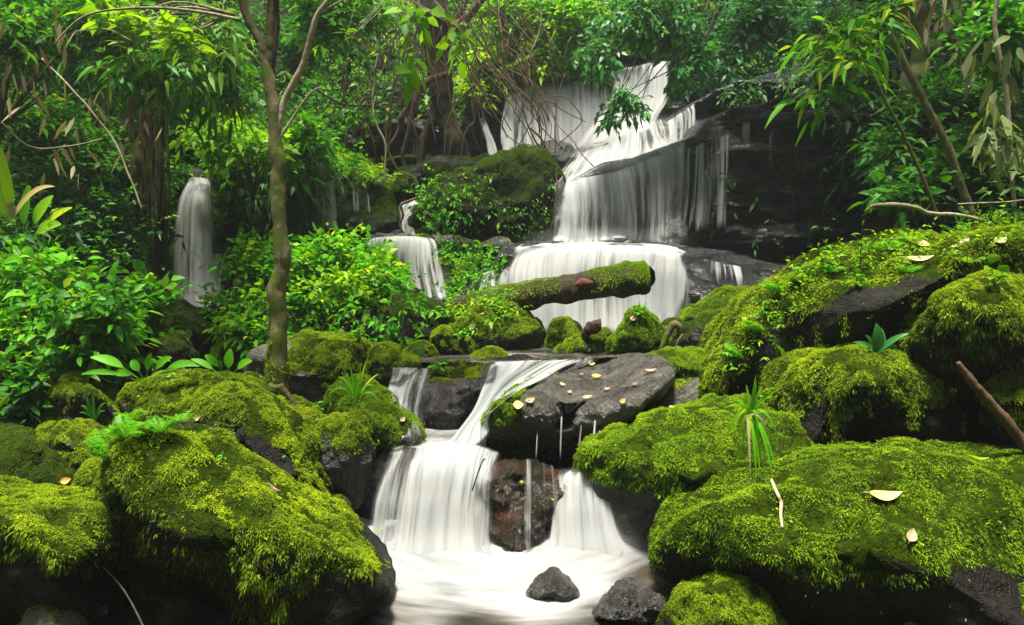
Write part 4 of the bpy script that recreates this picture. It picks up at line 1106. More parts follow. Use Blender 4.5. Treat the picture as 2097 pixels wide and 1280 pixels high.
def bush(name, label, cat, blobs, n, Lpx, wr, mat, wood=None, anchor=None, droop=0.35, nleaf=6, lod=1, seed=0, tone=0.5, sd=0.2, up=0.35, out=0.7,
         limb=3.0, nl=7, spread=0.45, group=None, updroop=0.5, trunk=None, fill=0.8, flat=0.5):
    """blobs: (px, py, rx, ry, d, dd) ellipsoids in the photograph's frame; anchor: (px, py, d) where the limbs start"""
    rng = np.random.default_rng(seed + 1000)
    b0 = blobs[0]
    anchor = anchor or (b0[0], b0[1] + b0[3], b0[4])
    root = plant_root(name, label, cat, *anchor, group)
    A = P(*anchor)
    fol, wd = Acc(), Acc()
    area = np.array([b[2] * b[3] for b in blobs], float)
    cnt = np.maximum(2, (n * area / area.sum())).astype(int)
    for bi, (cx, cy, rx, ry, d, dd) in enumerate(blobs):
        c = P(cx, cy, d)
        s = np.array([rx * d / FPX, dd, ry * d / FPX])
        m = max(3, int(cnt[bi] / 9))
        cen = rdir(rng, m) * (rng.random((m, 1)) ** 0.4) * fill
        pick = rng.integers(0, m, cnt[bi])
        u = cen[pick] + rng.normal(size=(cnt[bi], 3)) * 0.17
        u = u / np.maximum(1, np.linalg.norm(u, axis=1, keepdims=True))
        st = c + u * s
        L = Lpx * st[:, 1] / FPX * (0.8 + 0.4 * rng.random(len(st)))
        dr = norm(u * out + 0.5 * rdir(rng, len(st)) + np.array([0, -0.15, up]))
        twigs(fol, wd, st - dr * (L * 0.55 * nleaf * 0.5)[:, None], dr, nleaf, L, wr, droop, rng, lod, 0.5, tone, sd, Lpx * d / FPX * 0.03, updroop, flat)
        if limb:
            for k in range(nl):
                t = c + cen[k % m] * s
                mid = (A + t) / 2 + rng.normal(size=3) * 0.08 * np.linalg.norm(t - A) + np.array([0, 0, 0.1 * np.linalg.norm(t - A)])
                tube(wd, np.array([A, mid, t]), np.array([limb, limb * 0.6, limb * 0.25]) * d / FPX, 5, 0.1, seed, n=9)
    if trunk:
        tr = Acc()
        pxtube(tr, trunk[0], trunk[1], 10, 0.2, seed)
        tr.build('trunk', trunk[2], root)
    wd.build('branches', wood or M_STEM, root)
    fol.build('foliage', mat, root)
    return root

def cover(name, label, cat, poly, n, Lpx, wr, mat, depth=(0.0, 0.35), seed=0, nleaf=5, droop=0.4, tone=0.45, sd=0.22, lod=1, hang=0.3, kind='stuff', group=None, clump=0.0, box=None, dmax=40, flat=0.5):
    """leafy growth rooted on whatever surface lies behind a region: real surface points"""
    rng = np.random.default_rng(seed + 500)
    poly = np.array(poly, float)
    x0, y0 = poly.min(0)
    x1, y1 = poly.max(0)
    pts, nrm = [], []
    tries = 0
    while len(pts) < n and tries < n * 6:
        tries += 1
        x, y = x0 + rng.random() * (x1 - x0), y0 + rng.random() * (y1 - y0)
        if not inpoly(np.array([x]), np.array([y]), poly)[0]:
            continue
        if clump and fbm(np.array([[x / 70.0, y / 55.0, seed]]), seed, 2)[0] < clump:
            continue
        h, nn = hit(x, y)
        if h is None or h[1] > dmax:
            continue
        pts.append(h); nrm.append(nn)
    if not pts:
        return None
    pts, nrm = np.array(pts), np.array(nrm)
    L = Lpx * pts[:, 1] / FPX * (0.7 + 0.6 * rng.random(len(pts)))
    off = depth[0] + (depth[1] - depth[0]) * rng.random(len(pts))
    st = pts + nrm * off[:, None] * 0.6 + np.array([0, -0.3, 0.3]) * off[:, None]
    dr = norm(nrm * 0.8 + rdir(rng, len(pts)) * 0.7 + np.array([0, -0.2, 0.35 - hang]))
    fol = Acc()
    twigs(fol, None, st, dr, nleaf, L, wr, droop, rng, lod, 0.45, tone, sd, 0, 0.5, flat)
    ob = fol.build(name, mat)
    return tag(ob, label, cat, group, kind)

def frond(acc, wood, base, d0, L, W, rng, npair=20, curve=0.9, tone=0.6, wr=0.16):
    """one fern frond: arching rachis with tapering pinnae"""
    s = np.linspace(0, 1, npair + 3)
    d0 = norm(np.asarray(d0, float))
    g = np.array([0, 0, -1.0])
    pts = base + d0 * (s * L)[:, None] + g * (curve * 0.5 * L * s ** 2)[:, None]
    t = norm(np.gradient(pts, axis=0))
    side = norm(np.cross(t, np.array([0, 0, 1.0]) + 0.2 * rng.normal(size=3)))
    nn = np.cross(side, t)
    k = np.arange(2, npair + 3)
    w = W * np.sin(np.pi * np.clip((s[k] * 0.92 + 0.08), 0, 1) ** 0.8) ** 0.7 + 0.04 * W
    pos = np.concatenate([pts[k], pts[k]])
    dr = np.concatenate([side[k] + 0.45 * t[k], -side[k] + 0.45 * t[k]]) + 0.08 * rng.normal(size=(2 * len(k), 3))
    ww = np.concatenate([w, w])
    leaves(acc, pos, dr, np.concatenate([nn[k], nn[k]]), ww, np.maximum(ww * wr * 0.5, L / npair * 0.22), 0.35, np.clip(tone + 0.08 * rng.normal(size=len(pos)), 0, 1), 0)
    tube(wood, pts, np.linspace(L * 0.011, L * 0.003, len(pts)), 4, 0, n=len(pts), cap=False)

def fern(label, px, py, Lpx, n=7, seed=0, d=None, mat=None, spread=0.9, upk=0.6, group=None, tone=0.6, az=None, name='fern', W=0.27, curve=0.8, npair=20):
    rng = np.random.default_rng(seed + 77)
    if d is None:
        h, nn = hit(px, py)
        d = h[1]
        b = h + nn * 0.005
    else:
        b = P(px, py, d)
    root = empty(name, label, 'fern', b, group)
    fa, wa = Acc(), Acc()
    for i in range(n):
        a = (az[0] + (az[1] - az[0]) * (i + 0.5) / n if az else i / n * 2 * np.pi) + 0.3 * rng.normal()
        L = Lpx * d / FPX * (0.7 + 0.45 * rng.random())
        dr = np.array([math.cos(a) * spread, -math.sin(a) * spread * 0.7, upk * 1.9 * (0.6 + 0.8 * rng.random())])
        frond(fa, wa, b, dr, L, L * W, rng, npair, curve, tone)
    wa.build('stem', M_STEM, root)
    fa.build('frond', mat or M_LEAFB, root)
    return root

def blades(name, label, cat, px, py, specs, mat, d=None, Wpx=5, droop=0.6, seed=0, tone=0.6, group=None, part='leaf', petiole=0.0):
    """long leaves from one foot. specs: (dx px, dy px(up), bend px) tip offsets"""
    rng = np.random.default_rng(seed + 31)
    if d is None:
        h, nn = hit(px, py)
        d = h[1]
        b = h
    else:
        b = P(px, py, d)
    root = empty(name, label, cat, b, group)
    for k, sp in enumerate(specs):
        dx, dy, bend = sp[:3]
        w = (sp[3] if len(sp) > 3 else Wpx) * d / FPX
        tip = b + np.array([dx, 0, dy]) * d / FPX + np.array([0, (rng.random() - 0.75) * 0.5 * math.hypot(dx, dy) * d / FPX, 0])
        mid = (b + tip) / 2 + np.array([0, -0.02, bend * d / FPX])
        m = 16
        s = np.linspace(0, 1, m)[:, None]
        c = (1 - s) ** 2 * b + 2 * s * (1 - s) * mid + s ** 2 * tip
        t = norm(np.gradient(c, axis=0))
        side = norm(np.cross(t, np.array([0.15 * rng.normal(), -1.0 + 0.4 * rng.normal(), 0.5])))
        nn = np.cross(side, t)
        u_ = np.clip((s[:, 0] - petiole) / (1 - petiole), 0, 1)
        prof = np.maximum(np.sin(np.pi * np.clip(u_ * 0.96 + (0.04 if not petiole else 0), 0, 1) ** 0.75) ** 0.8 * w, (1 - s[:, 0]) * 0.9 * d / FPX)
        v = np.stack([c - side * prof[:, None] + nn * prof[:, None] * 0.25, c, c + side * prof[:, None] + nn * prof[:, None] * 0.25], 1).reshape(-1, 3)
        i = np.arange(m - 1)[:, None] * 3
        q = np.concatenate([np.stack([i + j, i + j + 1, i + j + 4, i + j + 3], -1).reshape(-1, 4) for j in (0, 1)])
        A = Acc()
        A.add(v, q, None, np.clip(tone + 0.15 * rng.normal(), 0, 1))
        A.build(part, mat, root)
    return root

def leafplant(name, label, cat, px, py, stems, Lpx, wr, mat, d=None, seed=0, tone=0.6, group=None, lod=2, stemw=1.6, droop=0.5, whorl=None):
    """small plant: stems (dx, dy up, nleaves), leaves spaced along each stem and a tuft at the tip"""
    rng = np.random.default_rng(seed + 13)
    if d is None:
        h, nn = hit(px, py)
        d = h[1]
        b = h
    else:
        b = P(px, py, d)
    root = empty(name, label, cat, b, group)
    fo, wo = Acc(), Acc()
    for dx, dy, nlv in stems:
        s = np.linspace(0, 1, nlv + 3)[:, None]
        tip = np.array([dx, rng.normal() * 0.2 * abs(dy), dy]) * d / FPX
        c = b + tip * s + np.array([dx, 0, 0]) * d / FPX * 0.3 * (s ** 2 - s)
        tube(wo, c, np.linspace(stemw, stemw * 0.5, len(c)) * d / FPX, 5, 0, n=len(c), cap=False)
        k = np.arange(2, nlv + 3)
        a = k * 2.4 + rng.random() * 6
        dr = np.stack([np.cos(a), -np.abs(np.sin(a)) * 0.8, 0.35 + 0.25 * rng.random(len(k))], -1)
        dr[-1] = (0.1, -0.2, 0.9)
        L = Lpx * d / FPX * (0.6 + 0.5 * rng.random(len(k)))
        leaves(fo, c[k], dr, np.tile([0, -0.35, 1.0], (len(k), 1)) + 0.2 * rng.normal(size=(len(k), 3)), L, L * wr, droop, np.clip(tone + 0.12 * rng.normal(size=len(k)), 0, 1), lod)
    wo.build('stem', M_STEM, root)
    fo.build('foliage', mat, root)
    return root

def crown(root, blobs, n, Lpx, mat, seed, tone=0.5, wr=0.2):  # unseen crowns above the view, added to shade what lies below
    rng = np.random.default_rng(seed)
    fol, wd = Acc(), Acc()
    for (cx, cy, rx, ry, d, dd) in blobs:
        c = P(cx, cy, d)
        sc_ = np.array([rx * d / FPX, dd, ry * d / FPX])
        m = int(n / len(blobs))
        cen = rdir(rng, max(4, m // 14)) * rng.random((max(4, m // 14), 1)) ** 0.4
        u = cen[rng.integers(0, len(cen), m)] + 0.14 * rng.normal(size=(m, 3))
        twigs(fol, wd, c + u * sc_, norm(u + 0.6 * rdir(rng, m)), 6, Lpx * d / FPX, wr, 0.4, rng, 0, 0.55, tone, 0.25)
        for k in range(6):
            t = c + cen[k % len(cen)] * sc_
            a0 = P(cx * 0.3 + blobs[0][0] * 0.7, 0, d)
            tube(wd, np.array([a0, (a0 + t) / 2 + 0.1 * rng.normal(size=3), t]), np.array([6, 4, 1.5]) * d / FPX, 6, 0.1, n=8)
    wd.build('limb', M_BARK, root)
    fol.build('crown', mat, root)
# --- the slim tree
r = plant_root('tree', 'slim mossy forked tree with a pale side branch, standing on the left ridge', 'tree', 567, 815, 4.6)
a = Acc()
pxtube(a, [(566, 830, 27), (567, 808, 23), (568, 765, 20), (569, 690, 17.5), (571, 640, 16.5), (566, 598, 18), (575, 560, 16), (580, 530, 16.5), (573, 480, 15), (570, 400, 15), (569, 360, 14.5), (572, 338, 15.5), (564, 300, 14), (560, 230, 13.5), (552, 170, 13), (547, 135, 13), (541, 108, 10.5), (533, 90, 9.2)], 4.6, 16, 0.16, 3, n=120)
a.build('trunk', mat_bark('slim_tree_bark', (0.05, 0.038, 0.018), (0.34, 0.28, 0.15), 0.48, 16, mcol=(0.09, 0.13, 0.012)), r)
for pts, m_ in (([(544, 118, 10), (533, 92, 9), (518, 66, 8), (503, 30, 8), (490, -40, 9)], M_BARK), ([(551, 165, 9.5), (551, 110, 9.2), (552, 60, 9.2), (556, 20, 9), (560, -40, 8)], M_BARK),
                ([(554, 175, 7), (557, 130, 6), (564, 80, 5.5), (568, 40, 5), (566, -30, 4.5)], M_BARKD), ([(568, 292, 7), (574, 245, 7.5), (578, 212, 7.5), (596, 175, 7), (617, 140, 6.5), (630, 105, 6), (642, 60, 6), (655, 25, 5.5), (690, -20, 5)], M_BARKP),
                ([(572, 300, 4), (578, 280, 3), (598, 245, 2.6), (620, 208, 2.3), (640, 185, 2), (658, 179, 1.6)], M_BARKP), ([(492, 42, 4), (430, 28, 3.4), (340, 17, 3), (260, 18, 2.6), (190, 28, 2.4), (150, 50, 2), (110, 90, 1.3)], M_BARKP),
                ([(655, 25, 3), (690, 8, 2.2), (740, -20, 1.6)], M_BARKP), ([(570, 30, 2.6), (600, 10, 2), (615, -20, 1.5)], M_BARKP)):
    a = Acc()
    pxtube(a, pts, 4.6, 8, 0.14, 8, gnarl=0.012)
    a.build('branch', m_, r)
a = Acc()
for (dx, dy, w_) in ((-62, 40, 9), (-28, 52, 10), (30, 50, 10), (58, 34, 8), (75, 60, 5)):
    pxtube(a, [(566 + dx * 0.08, 790, w_ * 1.3), (566 + dx * 0.35, 815, w_ * 1.1), (566 + dx * 0.7, 815 + dy * 0.5, w_ * 0.7), (566 + dx, 815 + dy, w_ * 0.3)], 4.5, 8, 0.2, int(dx + 90), gnarl=0.02)
a.build('root', M_BARK, r)
# moss skin on the foot of the trunk
a = Acc()
rng = np.random.default_rng(4)
n_ = 5200
py_ = 560 + 265 * rng.random(n_) ** 0.75
ctr = np.interp(py_, [300, 480, 530, 560, 598, 640, 690, 765, 808, 830], [564, 573, 580, 575, 566, 571, 569, 568, 567, 566])
rad = np.interp(py_, [480, 560, 598, 640, 690, 765, 808, 830], [15, 16, 18, 16.5, 17.5, 20, 23, 27])
th = rng.random(n_) * 2 * np.pi
c = PA(ctr, py_, 4.6)
nn = np.stack([np.cos(th), -np.sin(th), 0 * th], -1)
ps = c + nn * (rad * 4.6 / FPX)[:, None]
kp = (fbm(ps * 6, 5, 3) + (py_ - 690) / 150 + 0.35 * -nn[:, 0]) > 0.0
L = 6.5 * 4.6 / FPX
leaves(a, ps[kp], nn[kp] + 0.8 * rdir(rng, kp.sum()) + np.array([0, 0, -0.3]), nn[kp] + rdir(rng, kp.sum()), L * (0.6 + 0.8 * rng.random(kp.sum())), L * 0.16, 0.4, np.clip(0.45 + 0.2 * rng.normal(size=kp.sum()), 0, 1), 0)
a.build('moss', M_MOSS, r)

crown(r, [(560, -330, 330, 110, 4.6, 0.9)], 170, 34, M_LEAFM, 61)
# --- the leaning log
r = plant_root('log', 'mossy fallen log leaning up to the right in front of the broad cascade', 'log', 925, 640, 6.5)
a = Acc()
LP = [(890, 655, 12, 6.6), (925, 634, 19, 6.55), (1000, 616, 24, 6.45), (1080, 606, 27, 6.3), (1160, 594, 28, 6.15), (1230, 583, 29, 6.05), (1280, 576, 32, 5.97), (1316, 572, 32, 5.93), (1322, 572, 31, 5.92), (1328, 571, 22, 5.91)]
c, rr_ = pxtube(a, LP, 6, 32, 0.24, 33, n=130)
a.build('wood', mat_bark('log_wood', (0.015, 0.011, 0.007), (0.07, 0.045, 0.025), 0.2, 12), r)
a = Acc()
n_ = 26000
i_ = rng.integers(0, len(c) - 1, n_)
t_ = rng.random(n_)[:, None]
cc = c[i_] * (1 - t_) + c[i_ + 1] * t_
ra = rr_[i_]
th = rng.normal(size=n_) * 0.95
nn = np.stack([0 * th - 0.1, np.sin(th) * -1 + -0.12, np.cos(th)], -1)
nn = norm(nn)
ps = cc + nn * ra[:, None] * (1.05 + 0.16 * fbm(cc * 8, 4, 3))[:, None]
ppx, ppy = toPix(ps)
kp = (0.7 * fbm(ps * 6, 15, 4) + 0.9 * nn[:, 2] + 0.45 > 0.15) & (((ppx - 1195) / 26) ** 2 + ((ppy - 582) / 14) ** 2 > 1 + 0.5 * rng.random(n_))
L = 3.6 * 6.2 / FPX
m_ = kp.sum()
leaves(a, ps[kp], nn[kp] + 0.7 * rdir(rng, m_), nn[kp] + 0.6 * rdir(rng, m_), L * (0.6 + 0.8 * rng.random(m_)), L * 0.2, 0.3, np.clip(0.55 + 0.18 * rng.normal(size=m_) + 0.25 * fbm(ps[kp] * 5, 3, 3), 0, 1), 0)
a.build('moss', M_MOSS2, r)
a = Acc()
pxtube(a, [(1178, 583, 5, 5.97), (1195, 581, 12, 5.96), (1214, 579, 5, 5.96)], 5.9, 8, 0.4, 4)
a.build('bare_patch', mat_bark('red_rotten_wood', (0.06, 0.02, 0.012), (0.22, 0.08, 0.045), 0.0, 16), r)

# --- right hand trees
r = plant_root('tree', 'spotted thin tree leaning left across the right hillside', 'tree', 1990, 445, 5.4)
a = Acc()
pxtube(a, [(1995, 460, 9), (1985, 425, 8.5), (1965, 372, 8.5), (1945, 310, 8), (1915, 250, 7.5), (1885, 195, 7.5), (1850, 125, 7), (1820, 65, 6.5), (1795, 10, 6), (1780, -40, 6)], 5.4, 10, 0.2, 5, n=70)
a.build('trunk', mat_bark('spotted_bark', (0.05, 0.055, 0.02), (0.24, 0.22, 0.11), 0.35, 14, mcol=(0.10, 0.12, 0.02)), r)
crown(r, [(1760, -260, 260, 100, 5.4, 0.8)], 160, 34, M_LEAFM, 62)
r = plant_root('tree', 'very thin straight sapling just left of the spotted leaning tree', 'tree', 1920, 440, 5.6)
a = Acc()
pxtube(a, [(1922, 450, 4), (1900, 390, 3.8), (1870, 320, 3.6), (1845, 265, 3.4), (1815, 210, 3.2), (1795, 160, 3), (1780, 80, 2.6)], 5.6, 8, 0.15, 6)
pxtube(a, [(1822, 165, 1.6), (1845, 178, 1.6), (1862, 215, 1.4), (1868, 235, 1.0)], 5.6, 6, 0.1, 6)
a.build('trunk', M_BARK, r)
r = plant_root('tree', 'thick mossy trunk at the top right behind the leaning tree', 'tree', 1890, 200, 7.2)
a = Acc()
pxtube(a, [(1840, -60, 24), (1868, 20, 23), (1888, 90, 18), (1885, 130, 20), (1868, 175, 22), (1880, 230, 18), (1900, 300, 12)], 7.2, 12, 0.3, 7)
pxtube(a, [(1885, 135, 14), (1910, 100, 12), (1940, 70, 9), (1970, 20, 7)], 7.2, 10, 0.3, 8)
a.build('trunk', mat_bark('mossy_trunk', (0.05, 0.05, 0.02), (0.16, 0.15, 0.06), 0.6, 8, mcol=(0.09, 0.11, 0.02)), r)
crown(r, [(1860, -330, 330, 130, 7.4, 1.3), (1960, -420, 220, 110, 8.3, 1.2)], 1300, 26, M_LEAFM, 63)
r = plant_root('bamboo', 'jointed pale stem with drooping leaves at the right edge', 'bamboo', 2070, 430, 5.0)
a = Acc()
pxtube(a, [(2078, 430, 4), (2068, 300, 4.5), (2062, 200, 5), (2050, 130, 4.5), (2038, 60, 4.5), (2040, 10, 4), (2050, -30, 4)], 5.0, 8, 0.15, 9)
a.build('stem', M_BARKP, r)
f = Acc()
rng = np.random.default_rng(9)
st = PA(rng.choice([2035, 2045, 2010, 2062, 2030, 2070], 60) + rng.normal(size=60) * 12, rng.choice([95, 130, 195, 250, 270, 320], 60) + rng.normal(size=60) * 22, 4.9 + 0.2 * rng.random(60))
leaves(f, st, np.stack([rng.normal(size=60) * 0.5, rng.normal(size=60) * 0.4, -0.8 + 0.4 * rng.normal(size=60)], -1), rdir(rng, 60) + np.array([0, -1, 0.4]), (48 + 18 * rng.random(60)) * 5 / FPX, 7.5 * 5 / FPX, 0.2, rng.random(60), 2)
f.build('foliage', mat_leaf('pale_drooping_leaf', (0.10, 0.16, 0.05), (0.26, 0.32, 0.13), 0.4, 0.5), r)

# --- big strangler tree with lianas, centre left
r = plant_root('strangler_tree', 'thick dark trunk with gnarled limbs among lianas, left of the upper fall', 'tree', 930, 345, 10.4)
a = Acc()
pxtube(a, [(935, 350, 14), (928, 300, 18), (915, 250, 18), (905, 205, 24), (900, 150, 24), (893, 90, 28), (885, 20, 34), (880, -60, 40)], 10.4, 14, 0.25, 7, n=60)
pxtube(a, [(905, 210, 20), (885, 250, 12), (868, 290, 10), (860, 340, 8)], 10.4, 10, 0.25, 8)
pxtube(a, [(920, 250, 14), (945, 290, 10), (960, 330, 8)], 10.4, 10, 0.2, 9)
a.build('trunk', mat_bark('strangler_bark', (0.02, 0.015, 0.010), (0.075, 0.052, 0.03), 0.15, 6), r)
for k, pts in enumerate(([(920, 152, 7), (890, 160, 8), (868, 175, 8), (850, 200, 8), (832, 222, 7), (822, 238, 7), (815, 270, 5), (790, 310, 3)], [(868, 175, 7), (850, 215, 5), (838, 260, 4), (826, 310, 4), (828, 345, 3)],
                         [(1000, -20, 8), (960, 30, 9), (930, 60, 12)], [(905, 120, 8), (925, 60, 7), (950, 10, 6), (960, -30, 6)])):
    b_ = Acc()
    pxtube(b_, pts, 10.0, 8, 0.2, 10 + k, gnarl=0.03)
    b_.build('limb', M_VINE, r)
crown(r, [(660, -330, 240, 100, 9.3, 1.0)], 300, 22, M_LEAFM, 64)  # unseen crown, set left of its trunk to let light onto the fall
LIANAS = [
 ('pale liana bent at its foot by the small moss dome', [(775, 110, 2.4), (768, 160, 2.6), (766, 220, 2.6), (775, 260, 2.6), (788, 300, 2.8), (787, 340, 2.4), (785, 375, 2)], 9.0, M_BARKP),
 ('spotted greenish liana curving down to the long flat rock', [(858, 0, 4), (850, 60, 4), (835, 110, 3.6), (808, 170, 3.5), (802, 220, 3.4), (795, 260, 3.6), (794, 290, 3.4), (805, 330, 3), (818, 350, 2.6)], 9.6, M_BARK),
 ('loop of thin liana hooking over a dead branch beside the slim diagonal fall', [(968, 170, 2), (966, 215, 2.4), (970, 248, 2.6), (955, 262, 2.4), (948, 290, 2), (945, 330, 1.8), (938, 372, 1.5)], 9.4, M_VINE),
 ('smooth brown liana hanging in front of the strangler trunk', [(905, 90, 2), (918, 170, 2.2), (925, 220, 2.4), (932, 262, 2.6), (924, 300, 2.2), (918, 325, 2)], 9.5, M_VINE),
 ('liana swinging left from the broken bank to the flat rock', [(970, 175, 2.2), (940, 205, 2.2), (922, 235, 2.2), (912, 270, 2), (910, 320, 1.8)], 9.2, M_VINE),
 ('long bundle strand running from the top centre down to the curtain', [(930, -10, 2.2), (965, 60, 2.2), (1000, 110, 2), (1040, 160, 2), (1085, 205, 1.8), (1110, 260, 1.6), (1160, 310, 1.4)], 9.6, M_VINE),
 ('second bundle strand ending in a curl over the pale curtain', [(920, -10, 1.8), (950, 50, 1.8), (985, 130, 1.8), (1045, 170, 1.8), (1090, 215, 1.8), (1120, 205, 1.6), (1150, 225, 1.4), (1200, 250, 1.2)], 9.5, M_VINE),
 ('third bundle strand dropping to the grey boulder', [(940, -10, 1.6), (975, 40, 1.6), (1010, 120, 1.6), (1060, 180, 1.6), (1075, 240, 1.8), (1100, 290, 2.4), (1118, 310, 2.6), (1117, 345, 2)], 9.3, M_VINE),
 ('dark arching loop of liana across the pale curtain', [(1060, 300, 1.4), (1080, 265, 1.4), (1110, 215, 1.6), (1140, 195, 1.6), (1170, 210, 1.4), (1190, 250, 1.3), (1140, 300, 1.2)], 9.4, M_BARKD),
 ('dead forked twig standing on the grey boulder', [(1117, 345, 3), (1119, 315, 3), (1112, 290, 3), (1095, 270, 2.6), (1080, 258, 2)], 9.4, M_VINE),
 ('thin straight stem hanging above the left of the curtain', [(1020, -10, 1.6), (1025, 60, 1.6), (1030, 110, 1.4)], 9.8, M_BARKP),
 ('pale crooked liana above the curtain centre', [(1105, -10, 1.8), (1108, 50, 1.8), (1095, 90, 1.8), (1086, 130, 1.6), (1085, 160, 1.4)], 9.8, M_BARKP),
 ('fine liana dropping past the outcrop', [(1155, 150, 1.2), (1143, 210, 1.4), (1138, 300, 1.4), (1140, 380, 1.6), (1138, 430, 1.4), (1128, 470, 1.2), (1100, 495, 1)], 8.3, M_VINE),
 ('sagging liana between the left thicket and the strangler tree', [(640, 180, 2), (700, 212, 2.2), (760, 215, 2.2), (810, 200, 2.2), (870, 215, 2)], 9.8, M_BARKD),
 ('thin diagonal dead stem across the left thicket', [(90, 120, 2), (130, 165, 2.4), (185, 225, 2.6), (225, 275, 2.6), (250, 320, 2.6), (272, 380, 2.4), (290, 430, 2)], 5.5, M_BARKP),
 ('arched bare twig over the left thicket', [(110, 92, 1.4), (160, 65, 1.6), (220, 60, 1.6), (270, 83, 1.5)], 5.4, M_BARKP),
 ('thin stem slanting through the left thicket to the slim tree', [(0, 250, 1.4), (60, 300, 1.5), (140, 300, 1.6), (210, 285, 1.4)], 5.8, M_BARKP),
 ('crooked hanging root beside the left dark trunks', [(318, 240, 1.8), (300, 290, 1.8), (308, 350, 2), (300, 400, 2), (310, 470, 1.8), (315, 560, 1.6)], 7.0, M_BARK),
 ('thin upright reed on the far right ledge', [(1632, 178, 1.2), (1628, 100, 1.2), (1622, 45, 1)], 9.3, M_BARKP),
]
for k, (lab, pts, d, m_) in enumerate(LIANAS):
    a = Acc()
    pxtube(a, [(p[0], p[1], p[2] * 0.85) for p in pts], d, 6, 0.15, k, gnarl=0.02)
    o = a.build('liana', m_)
    tag(o, lab, 'liana')
# tangle of fine lianas
rng = np.random.default_rng(21)
a = Acc()
for k in range(110):
    x = rng.uniform(690, 1080)
    y = rng.uniform(-40, 120)
    ln = rng.uniform(100, 260)
    dx = rng.normal() * 40 + (60 if x > 900 else 0)
    d = rng.uniform(8.8, 10.0)
    pts = [(x + dx * s + rng.normal() * 12, y + ln * s + (-30 * math.sin(s * 3.14) if k % 3 == 0 else 0), rng.uniform(0.7, 1.3)) for s in np.linspace(0, 1, 5)]
    pxtube(a, pts, d, 4, 0, k, n=16, gnarl=0.05)
o = a.build('liana_tangle', M_VINE)
tag(o, 'hair fine tangle of hanging lianas around the strangler tree', 'lianas', kind='stuff')

# --- left dark trunks
for k, (x, w, lab, dd_) in enumerate(((300, 18, 'thickest of the dark root wrapped trunks left of the isolated fall', 7.4), (262, 11, 'dark trunk on the left of the root wrapped trio', 7.7), (330, 9, 'slim dark trunk nearest the isolated fall', 7.2), (222, 7, 'thin dark stem farthest left in the shaded thicket', 7.9))):
    r = plant_root('tree', lab, 'tree', x, 570, dd_)
    a = Acc()
    rng = np.random.default_rng(k)
    pxtube(a, [(x - 6, 590, w * 1.5), (x, 540, w * 1.15), (x + 2, 450, w), (x - 4, 350, w * 0.95), (x - 2, 250, w * 0.9), (x - 12, 150, w * 0.8), (x - 10, 40, w * 0.7), (x - 16, -50, w * 0.6)], dd_, 12, 0.35, k)
    for q_ in range(9 if w > 10 else 4):
        o_ = rng.normal() * w * 0.9
        pxtube(a, [(x + o_ + rng.normal() * 6, 590 - 0 * s, 2.2 + rng.random() * 2.5) if i == 0 else (x + o_ * (1 - 0.5 * s) + rng.normal() * 5, 590 - 400 * s, 2 + 2 * rng.random()) for i, s in enumerate(np.linspace(0, 1, 6))], dd_ - w * dd_ / FPX, 6, 0.2, q_)
    a.build('trunk', mat_bark('root_wrapped_bark', (0.018, 0.012, 0.007), (0.075, 0.048, 0.03), 0.35, 8) if k == 0 else bpy.data.materials['root_wrapped_bark'], r)
    if k < 2:
        crown(r, [(90 - 330 * k, -380, 300, 120, dd_ + 0.4, 1.7)], 1100, 26, M_LEAFM, 65 + k)  # unseen crowns, placed left to keep their shade off the isolated fall

# --- sticks
for lab, pts, d, m_ in (('pale bent stick jutting out over the mossy crest of the huge boulder', [(1781, 424, 3), (1795, 420, 4), (1840, 419, 4.2), (1880, 426, 4.4), (1905, 437, 4.2), (1960, 440, 3.6), (2015, 452, 3)], 4.75, M_BARKP),
                        ('pale crooked twig at the right edge above the mossy crest', [(1960, 418, 1.8), (2010, 416, 2), (2060, 414, 2), (2110, 408, 2)], 4.9, M_BARKP),
                        ('smooth brown stick propped between the boulders at right', [(1962, 742, 5), (1985, 775, 8), (2020, 815, 9.5), (2060, 860, 11), (2110, 925, 12)], 3.38, M_VINE),
                        ('short brown root bent over the dark rock right of the pointed boulder', [(1352, 720, 5), (1368, 685, 7), (1380, 664, 8), (1392, 672, 6), (1395, 695, 4)], 5.5, M_BARK),
                        ('reddish thin root hooked beside the short brown root', [(1383, 728, 3), (1386, 705, 3), (1398, 685, 3)], 5.4, M_VINE),
                        ('forked dead branch stuck in the twin fall', [(857, 405, 2.4), (838, 412, 3), (822, 420, 3.2), (826, 440, 3), (820, 462, 2.6), (834, 488, 2.4)], 8.5, M_VINE),
                        ('bare twig rising from the dark hollow at lower left', [(300, 1290, 1.8), (255, 1215, 1.6), (205, 1160, 1.2)], 3.0, M_BARKP),
                        ('thin dead twig lodged in the wide lower fall', [(968, 1005, 1.5), (978, 970, 1.5), (988, 945, 1.4), (993, 940, 1.8)], 3.78, M_BARKD),
                        ('curled green tendril on the dark faced boulder', [(505, 840, 1.4), (500, 858, 1.4), (482, 872, 1.4), (462, 870, 1.2), (458, 860, 1)], 3.55, M_STEM)):
    a = Acc()
    pxtube(a, pts, d, 8, 0.18, 3, gnarl=0.008)
    o = a.build('stick', m_)
    tag(o, lab, 'stick')
h, n_ = hit(1590, 1035)
a = Acc()
pts = []
for (x, y) in ((1583, 992), (1590, 1015), (1598, 1035), (1598, 1060), (1600, 1086)):
    h, n_ = hit(x, y)
    pts.append(list(h + n_ * 0.02))
tube(a, np.array(pts), np.array([4, 3.6, 3.8, 3.4, 3]) * pts[0][1] / FPX * 0.9, 7, 0.15, 4)
tag(a.build('twig', mat_plain('pale_dead_twig', (0.35, 0.27, 0.14), (0.55, 0.45, 0.28))), 'pale snapped twig standing on the moss carpet of the broad boulder', 'twig')
